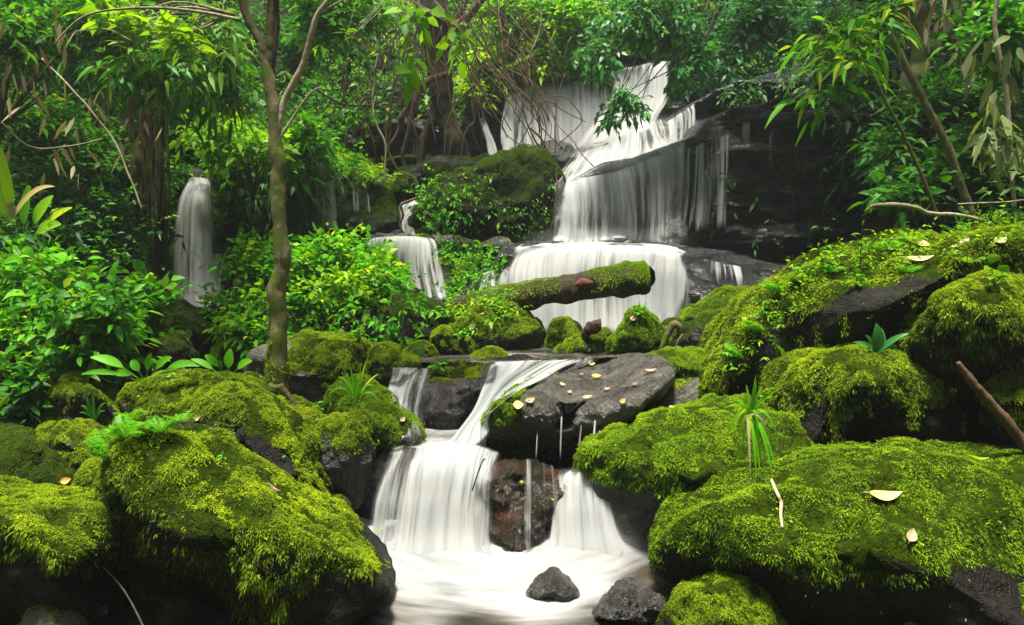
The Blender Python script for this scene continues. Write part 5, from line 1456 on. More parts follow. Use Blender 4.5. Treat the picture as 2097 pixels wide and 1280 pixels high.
# black stump on the low slanting rock
a = Acc()
pxtube(a, [(1195, 690, 9, 5.75), (1205, 674, 14, 5.72), (1218, 668, 15, 5.7), (1230, 668, 11, 5.7)], 5.7, 12, 0.5, 12)
tag(a.build('driftwood', M_BARKD), 'charred looking knob of driftwood on the low slanting rock', 'driftwood')

M_LITTER = mat_leaf('wet_brown_litter', (0.03, 0.015, 0.008), (0.16, 0.08, 0.03), 0.1, 0.4, (0.35, 0.24, 0.06))
# ------------------------------------------------------------------ background growth rooted on the slopes
cover('undergrowth', 'dense leafy growth over the left hillside', 'undergrowth', [(-60, -60), (700, -60), (720, 300), (640, 345), (440, 335), (340, 350), (325, 600), (-60, 640)], 5200, 17, 0.2, M_LEAFM, (0.0, 0.9), 1, 5, clump=-0.28, tone=0.36, sd=0.34, hang=0.35)
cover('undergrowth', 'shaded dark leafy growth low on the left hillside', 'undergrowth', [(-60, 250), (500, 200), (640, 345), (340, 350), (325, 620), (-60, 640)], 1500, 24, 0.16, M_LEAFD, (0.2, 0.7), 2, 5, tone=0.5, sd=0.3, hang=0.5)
cover('undergrowth', 'green growth on the bank above the upper fall', 'undergrowth', [(640, -60), (1460, -60), (1380, 100), (1260, 140), (1030, 180), (990, 215), (800, 235), (700, 300), (650, 330)], 3800, 16, 0.24, M_LEAFM, (0.0, 0.6), 3, 5, tone=0.55, sd=0.3)
cover('undergrowth', 'dim cool green growth hanging over the black cliff', 'undergrowth', [(1420, -60), (1900, -60), (1900, 90), (1690, 105), (1590, 120), (1480, 165), (1400, 195), (1400, 100)], 1500, 16, 0.22, M_LEAFC, (0.0, 0.6), 4, 5, tone=0.25, sd=0.2, hang=0.5)
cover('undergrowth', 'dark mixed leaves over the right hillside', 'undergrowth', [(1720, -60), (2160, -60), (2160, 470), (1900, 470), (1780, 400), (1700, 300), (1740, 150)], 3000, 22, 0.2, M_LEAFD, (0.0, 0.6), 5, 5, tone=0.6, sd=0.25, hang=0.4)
cover('undergrowth', 'sparse dark plants clinging to the foot of the black cliff', 'undergrowth', [(1440, 330), (1700, 300), (1800, 400), (1800, 520), (1620, 540), (1450, 480)], 70, 13, 0.2, M_LEAFD, (0.0, 0.25), 6, 5, tone=0.6, clump=0.0, hang=0.8)
cover('undergrowth', 'small leafy plants along the brink of the upper fall', 'undergrowth', [(1235, 152), (1300, 128), (1395, 112), (1395, 85), (1235, 110)], 150, 13, 0.26, M_LEAFB, (0.05, 0.35), 25, 5, tone=0.4, hang=0.5)
cover('undergrowth', 'dark overgrown ledge tops above the black cliff', 'undergrowth', [(1430, 165), (1560, 90), (1760, 40), (1800, 130), (1640, 165), (1480, 205)], 520, 14, 0.22, M_LEAFD, (0.0, 0.3), 26, 5, tone=0.75, hang=0.6)
cover('fern_curtain', 'curtain of dark drooping fern leaves on the rock wall', 'ferns', [(485, 345), (520, 335), (640, 345), (655, 420), (600, 520), (500, 540), (485, 480)], 800, 20, 0.13, M_LEAFD, (0.0, 0.25), 7, 5, tone=0.75, sd=0.25, hang=1.1, droop=0.8)
cover('creeper', 'fresh green leaves along the brow of the fern wall', 'creeper', [(430, 330), (520, 310), (660, 320), (720, 340), (700, 365), (600, 350), (450, 372)], 500, 17, 0.26, M_LEAFB, (0.0, 0.35), 8, 5, tone=0.6)
cover('creeper', 'bright small leaves on the mossy column left of the isolated fall', 'creeper', [(328, 400), (345, 350), (395, 345), (368, 420), (350, 500), (322, 500)], 330, 11, 0.3, M_LEAFB, (0.0, 0.15), 9, 4, tone=0.45)
cover('creeper', 'small green leaves spread over the massive outcrop', 'creeper', [(860, 380), (930, 345), (1120, 352), (1145, 400), (1110, 500), (900, 500), (850, 450)], 200, 8, 0.3, M_LEAFM, (0.0, 0.06), 10, 3, tone=0.6, sd=0.3, clump=-0.05, hang=0.6)
cover('creeper', 'bright leaves trailing down the left side of the massive outcrop', 'creeper', [(850, 375), (900, 370), (960, 400), (930, 470), (880, 480), (850, 430)], 150, 9, 0.28, M_LEAFB, (0.0, 0.2), 11, 4, tone=0.4, hang=0.7)
cover('creeper', 'strips of wet green leaves on the sloping shelf', 'creeper', [(870, 500), (1000, 505), (1040, 520), (1000, 620), (920, 630), (880, 560), (860, 520)], 420, 9, 0.3, M_LEAFB, (0.0, 0.1), 12, 4, tone=0.4, clump=0.0)
cover('creeper', 'yellow green leaves at the mossy lip left of the dripping rock', 'creeper', [(690, 355), (730, 340), (775, 355), (800, 395), (740, 372)], 110, 13, 0.28, M_LEAFY, (0.0, 0.2), 13, 4, tone=0.2)
cover('creeper', 'leaves and twigs over the dark heap at the log foot', 'creeper', [(690, 620), (830, 600), (900, 640), (880, 690), (800, 720), (700, 700)], 120, 17, 0.25, M_LEAFB, (0.0, 0.2), 14, 4, tone=0.3)
cover('creeper', 'light green leaves on the boulder under the log', 'creeper', [(940, 640), (1000, 610), (1060, 620), (1070, 660), (1000, 690), (940, 680)], 60, 14, 0.22, M_LEAFY, (0.0, 0.18), 15, 5, tone=0.2)
cover('leaf_litter', 'scattered brown leaf litter on the slopes', 'leaf litter', [(-60, 560), (700, 560), (700, 900), (-60, 900)], 160, 11, 0.28, M_DRY, (0.0, 0.03), 16, 1, tone=0.2)
cover('leaf_litter', 'tiny flecks of dead leaf caught in the moss of the boulders', 'leaf litter', [(-60, 800), (700, 750), (1300, 860), (1500, 560), (2160, 440), (2160, 1290), (1300, 1290), (700, 1200), (-60, 1290)], 420, 8, 0.25, M_DRY, (0.0, 0.02), 17, 1, tone=0.1)
cover('leaf_litter', 'wet brown leaf scraps on the slab and the dark wet rocks', 'leaf litter', [(1000, 840), (1180, 750), (1350, 745), (1350, 790), (1260, 840), (1110, 860)], 60, 9, 0.32, M_LITTER, (0.0, 0.004), 23, 1, tone=0.3)
cover('seedlings', 'tiny seedlings scattered through the moss of the boulders', 'seedlings', [(150, 860), (700, 850), (1300, 860), (1500, 560), (2160, 440), (2160, 1150), (1350, 1150), (700, 1200), (150, 1100)], 130, 7, 0.3, M_LEAFB, (0.0, 0.02), 18, 4, tone=0.6, hang=-0.3)
cover('seedlings', 'bright little ferns and seedlings along the crest of the huge boulder', 'seedlings', [(1480, 760), (1580, 610), (1700, 530), (1900, 480), (2140, 440), (2140, 500), (1900, 545), (1700, 600), (1600, 690), (1520, 780)], 190, 13, 0.2, M_LEAFY, (0.0, 0.03), 19, 6, tone=0.2, hang=-0.4)

# ------------------------------------------------------------------ shrubs and trees one can tell apart
bush('shrub', 'big bright green shrub with lance shaped leaves at the left edge', 'shrub', [(70, 600, 130, 85, 5.0, 0.4), (170, 680, 120, 80, 4.9, 0.4), (30, 700, 110, 90, 4.8, 0.35)], 900, 30, 0.18, M_LEAFB, anchor=(70, 860, 4.9), seed=1, tone=0.5, nl=9, lod=2, nleaf=6, up=0.3)
bush('shrub', 'round leaved shrub mixed into the bright left shrub', 'shrub', [(150, 620, 120, 90, 4.7, 0.3), (60, 740, 100, 70, 4.6, 0.3)], 150, 24, 0.34, M_LEAFM, anchor=(120, 800, 4.8), seed=41, tone=0.6, nl=7, lod=2, nleaf=5, up=0.4)
bush('shrub', 'yellowish sparse shrub in front of the tall fresh green bush', 'shrub', [(700, 590, 120, 70, 6.1, 0.25), (500, 640, 90, 70, 5.9, 0.25)], 110, 22, 0.26, M_LEAFY, anchor=(640, 720, 6.1), seed=42, tone=0.2, nl=7, lod=2, nleaf=5, up=0.6)
bush('shrub', 'darker leafy shrub low at the left edge below the bright one', 'shrub', [(80, 790, 150, 75, 4.6, 0.35), (20, 860, 90, 60, 4.4, 0.3)], 360, 29, 0.2, M_LEAFM, anchor=(80, 900, 4.5), seed=2, tone=0.5, nl=7, lod=2, nleaf=5)
bush('shrub', 'tall fresh green bush right of the slim tree', 'shrub', [(690, 540, 120, 75, 6.6, 0.45), (640, 620, 90, 70, 6.4, 0.4), (750, 570, 80, 60, 6.5, 0.35)], 900, 21, 0.2, M_LEAFB, anchor=(660, 720, 6.4), seed=3, tone=0.6, nl=10, lod=2, nleaf=6, up=0.55)
bush('shrub', 'fresh green bush between the isolated fall and the slim tree', 'shrub', [(525, 555, 60, 60, 6.4, 0.4), (485, 655, 80, 70, 6.2, 0.35), (540, 690, 50, 50, 6.0, 0.3)], 640, 21, 0.2, M_LEAFB, anchor=(500, 770, 6.1), seed=4, tone=0.5, nl=8, lod=2, nleaf=6, up=0.45)
bush('shrub', 'yellow tinted leafy branch above the isolated fall', 'shrub', [(450, 270, 90, 50, 7.6, 0.4), (520, 300, 60, 40, 7.5, 0.3)], 170, 24, 0.24, M_LEAFY, anchor=(520, 400, 7.8), seed=5, tone=0.15, nl=6, lod=1)
bush('shrub', 'mid green bush with rosette leaves behind the slim tree', 'shrub', [(620, 280, 60, 55, 8.2, 0.4), (600, 345, 40, 30, 8.0, 0.3)], 260, 22, 0.22, M_LEAFB, anchor=(620, 430, 8.2), seed=6, tone=0.4, nl=6)
bush('tree', 'tree with long narrow drooping leaves at the upper left', 'tree', [(350, 150, 110, 60, 6.3, 0.5), (430, 90, 80, 50, 6.2, 0.5), (270, 110, 80, 60, 6.4, 0.5), (450, 190, 50, 40, 6.3, 0.4)], 340, 36, 0.12, M_LEAFM, wood=M_BARK, anchor=(310, 40, 6.6), seed=7, tone=0.65, nl=7, lod=2, nleaf=6, up=-0.05, updroop=0.9, droop=0.55, fill=1.0)
bush('tree', 'sunlit yellow green leaves on a branch at the top left', 'tree', [(385, 100, 50, 40, 5.6, 0.25), (300, 60, 70, 35, 5.7, 0.3)], 60, 38, 0.2, M_LEAFY, wood=M_BARKP, anchor=(480, 30, 5.0), seed=8, tone=0.4, nl=4, lod=2, nleaf=5)
bush('tree', 'bright green crown in the top left corner', 'tree', [(60, 60, 120, 70, 6.0, 0.5), (170, 30, 100, 50, 6.2, 0.5)], 300, 34, 0.2, M_LEAFB, wood=M_BARK, anchor=(0, 260, 6.6), seed=9, tone=0.45, nl=6, lod=1, nleaf=6)
bush('shrub', 'thicket of small bright leaves in the left middle distance', 'shrub', [(70, 250, 120, 60, 7.2, 0.5), (200, 330, 90, 70, 7.4, 0.4)], 460, 21, 0.24, M_LEAFB, anchor=(90, 450, 7.3), seed=10, tone=0.4, nl=7)
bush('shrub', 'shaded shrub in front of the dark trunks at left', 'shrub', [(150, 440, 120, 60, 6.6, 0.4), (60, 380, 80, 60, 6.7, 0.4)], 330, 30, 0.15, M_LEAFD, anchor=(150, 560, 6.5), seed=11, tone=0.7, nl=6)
bush('tree', 'cool green leafy bough hanging over the top of the upper fall', 'tree', [(1350, 40, 150, 60, 8.6, 0.5), (1225, 110, 55, 45, 8.4, 0.35), (1405, 125, 60, 55, 8.6, 0.4), (1275, 215, 50, 45, 8.2, 0.2)], 560, 17, 0.27, M_LEAFC, wood=M_BARKD, anchor=(1500, -40, 9.2), seed=12, tone=0.55, nl=7, lod=1, nleaf=6, up=-0.2, updroop=1.2, sd=0.25)
bush('shrub', 'yellow green bush, its sun glow put into the leaf colour, on the bank left of the upper fall', 'shrub', [(1090, 90, 90, 60, 11.6, 0.4), (1130, 130, 70, 40, 11.4, 0.3), (1000, 150, 60, 50, 11.4, 0.3), (960, 200, 45, 20, 11.2, 0.3)], 700, 17, 0.27, M_LEAFY, anchor=(1080, 200, 11.8), seed=13, tone=0.45, nl=6, lod=1)
bush('tree', 'leafy growth right behind the bright top strand of the upper fall', 'tree', [(1330, 85, 90, 45, 12.2, 0.3), (1230, 110, 70, 40, 12.2, 0.3)], 420, 15, 0.27, M_LEAFB, wood=M_BARK, anchor=(1300, 140, 12.4), seed=24, tone=0.45, nl=5, lod=1)
bush('tree', 'bright leaves high above the pale curtain', 'tree', [(1080, 30, 110, 45, 11.4, 0.5), (1200, 50, 80, 50, 11.2, 0.4)], 380, 20, 0.24, M_LEAFB, wood=M_BARK, anchor=(1150, -60, 11.4), seed=14, tone=0.7, nl=5)
bush('tree', 'soft green canopy at the top centre', 'tree', [(700, 40, 110, 60, 7.4, 0.5), (600, 110, 60, 60, 9.6, 0.4)], 330, 24, 0.24, M_LEAFM, wood=M_BARK, anchor=(720, -80, 7.8), seed=15, tone=0.55, nl=5)
bush('tree', 'large pale green leaves dangling at the top centre', 'tree', [(840, 20, 60, 30, 4.6, 0.2), (845, 110, 30, 25, 4.5, 0.1), (950, 70, 30, 30, 4.6, 0.1), (715, 80, 25, 25, 4.5, 0.1)], 20, 36, 0.27, M_LEAFY, wood=M_BARKP, anchor=(830, -60, 4.9), seed=16, tone=0.1, nl=4, lod=2, nleaf=4, up=-0.4, limb=1.4)
bush('bamboo', 'fan of bright narrow leaves on the leaning tree at upper right', 'bamboo', [(1720, 60, 60, 40, 5.0, 0.2), (1730, 130, 60, 30, 4.9, 0.2), (1700, 190, 45, 25, 4.9, 0.15), (1800, 30, 60, 35, 5.0, 0.2)], 80, 46, 0.12, M_LEAFB, wood=M_STEM, anchor=(1810, 90, 5.3), seed=17, tone=0.6, nl=4, lod=2, nleaf=5, droop=0.5, up=-0.1, limb=1.6, out=1.0)
bush('shrub', 'dim green shrub behind the leaning tree', 'shrub', [(1560, 30, 110, 60, 8.8, 0.4), (1680, 60, 60, 60, 8.2, 0.4)], 330, 22, 0.22, M_LEAFC, anchor=(1600, 110, 9.4), seed=18, tone=0.15, nl=5)
bush('shrub', 'leafy shrub under the leaning tree on the right hillside', 'shrub', [(1900, 390, 120, 45, 6.3, 0.35), (2040, 350, 80, 70, 6.0, 0.35)], 380, 34, 0.18, M_LEAFM, anchor=(1960, 440, 6.2), seed=19, tone=0.4, nl=7, lod=2, nleaf=5)
bush('shrub', 'ferny dark bush in the middle of the right hillside', 'shrub', [(1960, 210, 110, 60, 6.9, 0.35), (1850, 300, 60, 50, 7.0, 0.3)], 330, 28, 0.16, M_LEAFM, anchor=(1950, 300, 7.2), seed=20, tone=0.4, nl=6)
bush('shrub', 'bright leaves at the top right corner', 'shrub', [(2050, 60, 80, 60, 5.8, 0.3)], 90, 34, 0.2, M_LEAFB, anchor=(2090, 180, 6), seed=21, tone=0.4, nl=5, lod=2)
bush('shrub', 'small bushy plant with drooping leaves behind the leafy left bank', 'shrub', [(310, 620, 60, 40, 5.6, 0.2)], 50, 36, 0.2, M_LEAFB, anchor=(310, 660, 5.6), seed=22, tone=0.3, nl=5, lod=2, nleaf=4)
# dead hanging leaves in the left thicket and at top right
rng = np.random.default_rng(31)
for lab, spots, d in (('withered tan leaves hanging in the upper left thicket', [(100, 70, 50, 40), (150, 190, 50, 40), (130, 300, 40, 40), (260, 250, 30, 40), (40, 150, 30, 30)], 5.6), ('withered tan leaves hanging from the top right branches', [(1960, 60, 60, 50), (2000, 120, 30, 50), (1920, 40, 30, 30)], 6.2)):
    a = Acc()
    for (x, y, sx, sy) in spots:
        m_ = 16
        st = PA(x + rng.normal(size=m_) * sx, y + rng.normal(size=m_) * sy, d + rng.normal(size=m_) * 0.2)
        leaves(a, st, np.stack([rng.normal(size=m_) * 0.5, rng.normal(size=m_) * 0.3, -np.ones(m_)], -1), rdir(rng, m_), (30 + 25 * rng.random(m_)) * d / FPX, 4 * d / FPX, 0.1, rng.random(m_), 2)
    tag(a.build('dead_leaves', M_DRY), lab, 'dead leaves', kind='stuff')

# ------------------------------------------------------------------ broad leaved plants
blades('ginger_plant', 'broad leaved plant with one tall upright leaf at the left edge', 'plant', 45, 520, [(2, 210, 0, 11), (-50, 150, 10, 14), (60, 120, 25, 14), (85, 60, 35, 13), (-60, 70, 30, 14), (20, 140, 5, 12), (100, 95, 30, 10)], M_LEAFB, d=5.2, seed=1, petiole=0.42, tone=0.8)
blades('variegated_plant', 'torn yellow blotched leaf pair beside the tall upright leaf', 'plant', 25, 450, [(100, 66, 40, 9), (0, 100, 0, 8)], mat_leaf('blotched_leaf', (0.30, 0.27, 0.08), (0.42, 0.34, 0.12), 0.3, 0.5), d=5.1, seed=2)
blades('broadleaf_plant', 'large drooping leaf above the bright left shrub', 'plant', 80, 560, [(60, 20, 50, 26), (-70, 10, 30, 18), (-30, 50, 20, 14)], M_LEAFB, d=4.9, seed=3, petiole=0.42, tone=0.7)
blades('broadleaf_plant', 'long leaved plant on the moss ridge left of the slim tree', 'plant', 300, 790, [(-100, 62, 30, 10), (-60, 25, 30, 8), (-35, 50, 20, 9), (60, 60, 25, 9), (115, 42, 40, 9), (20, 70, 10, 8), (70, 25, 25, 8), (-110, 30, 30, 6)], M_LEAFB, seed=4, d=4.35, petiole=0.42, tone=0.7)
blades('broadleaf_plant', 'three leaved plant on the moss ridge beside the slim tree foot', 'plant', 468, 785, [(-40, 60, 25, 8), (5, 72, 5, 10), (55, 48, 25, 9), (-75, 50, 20, 7)], M_LEAFB, d=4.35, seed=5, petiole=0.42, tone=0.8)
for k, (x, y, lab) in enumerate(((205, 590, 'two stemmed plant at the left end of the dark overhanging rock'), (290, 598, 'yellow green rosette in the middle of the dark overhanging rock'), (335, 612, 'broad rosette near the right end of the dark overhanging rock'))):
    blades('rosette_plant', lab, 'plant', x, y, [(-35, 25, 20, 8), (30, 30, 15, 8), (5, 50, 0, 8), (-15, 42, 5, 7), (45, 10, 20, 8), (-45, 5, 18, 7)], M_LEAFY if k else M_LEAFB, d=5.7, seed=6 + k, petiole=0.42, tone=0.2)
blades('rosette_plant', 'small rosette sprouting from the dark overhanging rock face', 'plant', 350, 700, [(-30, 12, 15, 6), (28, 18, 12, 7), (8, 30, 5, 6), (40, 5, 10, 6)], M_LEAFB, d=5.5, seed=10, petiole=0.42, tone=0.5)
# grasses
blades('grass_tuft', 'tall grass tuft on the green boulder left of the upper cascade', 'grass tuft', 730, 822, [(-8, 88, 5), (10, 72, 0), (-40, 48, 35), (38, 30, 35), (-60, 5, 55), (55, -10, 50), (20, 85, 8), (-22, 70, 15), (0, 60, 0), (45, 55, 20)], M_LEAFB, Wpx=2.4, seed=1, d=4.15, tone=0.7, part='blade')
blades('grass_tuft', 'long drooping grass tuft hanging over the thick moss cap', 'grass tuft', 1535, 850, [(8, 85, 8), (25, 60, 20), (55, 58, 20), (-55, 18, 28), (-25, 30, 15), (10, 70, 0), (-5, 62, 4), (40, 40, 22), (-40, -40, 60), (-52, -60, 66), (8, -110, 40), (18, -150, 60), (34, -140, 70), (26, -120, 50), (-12, -90, 40), (38, -60, 50), (-30, -75, 50), (12, -135, 30), (30, -100, 40), (44, -118, 60), (4, -80, 60), (22, -90, 66), (-20, -110, 48), (50, -40, 60), (14, -60, 70), (38, -132, 58), (0, -128, 44)], M_LEAFB, Wpx=2.8, seed=2, tone=0.75, d=3.5, part='blade')
blades('grass_tuft', 'dry pale blade bundle among the long drooping grass', 'grass tuft', 1530, 855, [(-8, -120, 20), (40, -35, 45), (-2, -60, 20)], M_DRY, Wpx=2.2, seed=3, d=3.48, tone=0.7, part='blade')
blades('grass_tuft', 'dark grass tuft below the leafy left bushes', 'grass tuft', 195, 865, [(-12, 60, 10), (10, 55, 10), (20, 40, 20), (-25, 35, 25), (0, 65, 0), (28, 25, 20), (-30, 20, 20)], M_LEAFM, Wpx=3, seed=4, d=4.2, part='blade')
# ferns on boulders
fern('low fern spray on the crest of the wedge shaped boulder', 330, 890, 75, 7, 1, mat=M_LEAFB)
fern('lacy fern on the left shoulder of the wedge shaped boulder', 262, 900, 90, 9, 2, mat=M_LEAFB, tone=0.7)
fern('fern reaching left into the dark gap beside the wedge shaped boulder', 232, 940, 100, 5, 3, az=(2.6, 3.9), mat=M_LEAFB, tone=0.6)
fern('feathery fern on the moss ridge behind the wedge shaped boulder', 275, 862, 60, 7, 4, d=4.0, mat=M_LEAFY, tone=0.1)
fern('small fern by the moss ridge under the long leaved plant', 375, 872, 55, 6, 5, d=3.9, mat=M_LEAFB)
leafplant('seedling', 'star shaped seedling on the slope of the wedge shaped boulder', 'seedling', 456, 948, [(0, 16, 5)], 17, 0.17, M_LEAFB, seed=1, tone=0.7, d=3.0)
for k, (x, y, L_, n_, az, lab) in enumerate(((1600, 600, 62, 6, (1.6, 4.2), 'fern fan at the bend of the huge boulder crest'), (1560, 680, 60, 6, (2.2, 4.0), 'upper side fern on the steep left edge of the huge boulder'), (1525, 735, 62, 6, (2.4, 4.0), 'lower side fern on the steep left edge of the huge boulder'), (1640, 580, 50, 5, (1.8, 4.4), 'small fern tuft above the crest bend'),
                                         (1820, 515, 60, 6, None, 'fern tuft on the crest behind the fallen yellow leaves'), (1870, 500, 60, 6, None, 'pale fern tuft high on the crest near the pale stick'), (1960, 480, 50, 6, None, 'short fern tuft at the top of the crest'), (2060, 462, 60, 6, None, 'fern tuft on the crest at the right edge'),
                                         (1700, 560, 42, 6, None, 'tiny fern in the moss left of the upright sprout'), (1980, 540, 46, 6, None, 'yellow green fern low on the crest moss'), (1860, 560, 40, 6, None, 'sprawling small fern under the yellow leaves'))):
    fern(lab, x, y, L_, n_, 20 + k, az=az, mat=M_LEAFY if k % 2 else M_LEAFB, tone=0.25 if k % 2 else 0.7, upk=0.55)
leafplant('sprout', 'tall upright sprout with feathery tip on the huge boulder crest', 'sprout', 1760, 560, [(-8, 95, 9), (25, 50, 4)], 26, 0.14, M_LEAFY, seed=2, tone=0.25)
leafplant('sprout', 'bushy sprout with narrow leaves left of the tall upright one', 'sprout', 1690, 560, [(-18, 55, 7), (8, 62, 8), (30, 40, 6)], 24, 0.15, M_LEAFB, seed=3, tone=0.8)
leafplant('sprout', 'low sprout on the crest near the first bend', 'sprout', 1650, 580, [(-10, 40, 6), (12, 34, 5)], 22, 0.16, M_LEAFB, seed=4, tone=0.7)
leafplant('seedling', 'oval leaved seedling in the moss under the tall sprout', 'seedling', 1752, 590, [(2, 30, 3), (10, 10, 2)], 32, 0.28, M_LEAFB, seed=5, tone=0.6)
leafplant('seedling', 'pale oval leaved seedling on the shaggy boulder at right', 'seedling', 2035, 590, [(-8, 50, 3), (10, 30, 3)], 40, 0.3, M_LEAFY, seed=6, tone=0.1)
blades('bird_nest_fern', 'dark green strap leaved fern on the strand draped boulder', 'fern', 1795, 722, [(-5, 62, 5, 13), (12, 50, 0, 12), (55, 42, 15, 6), (-55, 22, 15, 5), (38, 14, 12, 5), (-30, 38, 10, 6)], M_LEAFC, seed=7, d=3.85, tone=0.6)
leafplant('creeping_plant', 'small leaved creeper around the dark strap leaved fern', 'plant', 1790, 728, [(-35, 4, 8), (25, 4, 8), (-10, 12, 6), (45, 0, 6)], 12, 0.35, M_LEAFB, seed=8, tone=0.3, lod=1)
fern('yellowing fern leaf hanging down the shaggy boulder at right', 1990, 630, 62, 1, 40, az=(4.6, 4.7), mat=M_LEAFY, tone=0.95, upk=-0.6, spread=0.5)
for k, (x, y, lab) in enumerate(((948, 700, 'upright sprout on the rounded rock before the log foot'), (735, 700, 'leafy sprout on the dark heap near the pale beige boulder'), (1310, 650, 'little fern like sprout on the pointed green boulder'), (665, 850, 'bright low plant at the slim tree side of the green boulder'), (895, 765, 'tiny clump on the knobbly wet rock'), (1022, 640, 'pale green sprout at the top of the boulder under the log'), (905, 655, 'sprout beside the lower end of the log'))):
    leafplant('sprout', lab, 'sprout', x, y, [(-12, 20, 4), (10, 24, 4), (0, 30, 4)], 20, 0.2, M_LEAFB, seed=50 + k, tone=0.6)
# creeper hanging with heart leaves over dark heap
a = Acc()
rng = np.random.default_rng(71)
st = PA(700 + 130 * rng.random(44), 640 + 60 * rng.random(44), 5.75 + 0.1 * rng.random(44))
leaves(a, st, np.stack([rng.normal(size=44) * 0.4, -0.3 * np.ones(44), -np.ones(44)], -1), np.tile([0, -1, 0.3], (44, 1)) + 0.4 * rdir(rng, 44), 15 * 5.8 / FPX * (0.8 + 0.4 * rng.random(44)), 5 * 5.8 / FPX, 0.1, rng.random(44), 2)
w = Acc()
for k in range(12):
    x = 700 + 130 * rng.random()
    pxtube(w, [(x, 635, 1), (x + rng.normal() * 8, 670, 0.9), (x + rng.normal() * 15, 710, 0.8), (x + rng.normal() * 25, 735, 0.6)], 5.8, 4, 0, k)
r = plant_root('creeper', 'round leaved creeper trailing over the dark hollow right of the pale beige boulder', 'creeper', 760, 640, 5.9)
w.build('stem', M_VINE, r)
a.build('foliage', M_LEAFM, r)

# ------------------------------------------------------------------ fallen leaves
def fallen(label, px, py, L, wr, ang, mat, seed, lift=0.012, curl=0.15):
    h, nn = hit(px, py)
    if h is None:
        return
    Lw = L * h[1] / FPX
    dr = norm(np.array([math.cos(ang), -0.2, math.sin(ang)]))
    up = norm(nn + np.array([0, -0.5, 0.5]))
    dr = norm(dr - up * (dr @ up))
    a = Acc()
    m = 9
    s = np.linspace(0, 1, m)
    prof = np.sin(np.pi * s ** 0.8) ** 0.9 * Lw * wr
    side = np.cross(dr, up)
    c = h + up * (lift * 1.2) + dr * ((s - 0.5) * Lw)[:, None] + up * (curl * Lw * (2 * s - 1) ** 2)[:, None] + side * (0.06 * Lw * np.sin(3 * s))[:, None]
    rows = [c + side * (prof * j)[:, None] + up * (abs(j) * prof * 0.35)[:, None] for j in (-1, -0.5, 0, 0.5, 1)]
    v = np.stack(rows, 1).reshape(-1, 3)
    i = np.arange(m - 1)[:, None] * 5
    q = np.concatenate([np.stack([i + j, i + j + 1, i + j + 6, i + j + 5], -1).reshape(-1, 4) for j in range(4)])
    a.add(v, q, None, 0.6)
    tube(a, np.array([c[0] - dr * 0.18 * Lw + up * 0.02 * Lw, c[0]]), np.array([1, 1.3]) * Lw * 0.012, 4, n=4)
    tag(a.build('fallen_leaf', mat), label, 'leaf')
M_FY = mat_plain('fallen_yellow_leaf', (0.42, 0.36, 0.10), (0.58, 0.50, 0.20), 0.6, 60)
M_FO = mat_plain('fallen_orange_leaf', (0.50, 0.22, 0.02), (0.62, 0.38, 0.06), 0.6, 60)
M_FT = mat_plain('fallen_tan_leaf', (0.26, 0.18, 0.09), (0.42, 0.32, 0.19), 0.6, 60)
M_FB = mat_plain('fallen_brown_leaf', (0.10, 0.05, 0.025), (0.20, 0.10, 0.05), 0.6, 60)
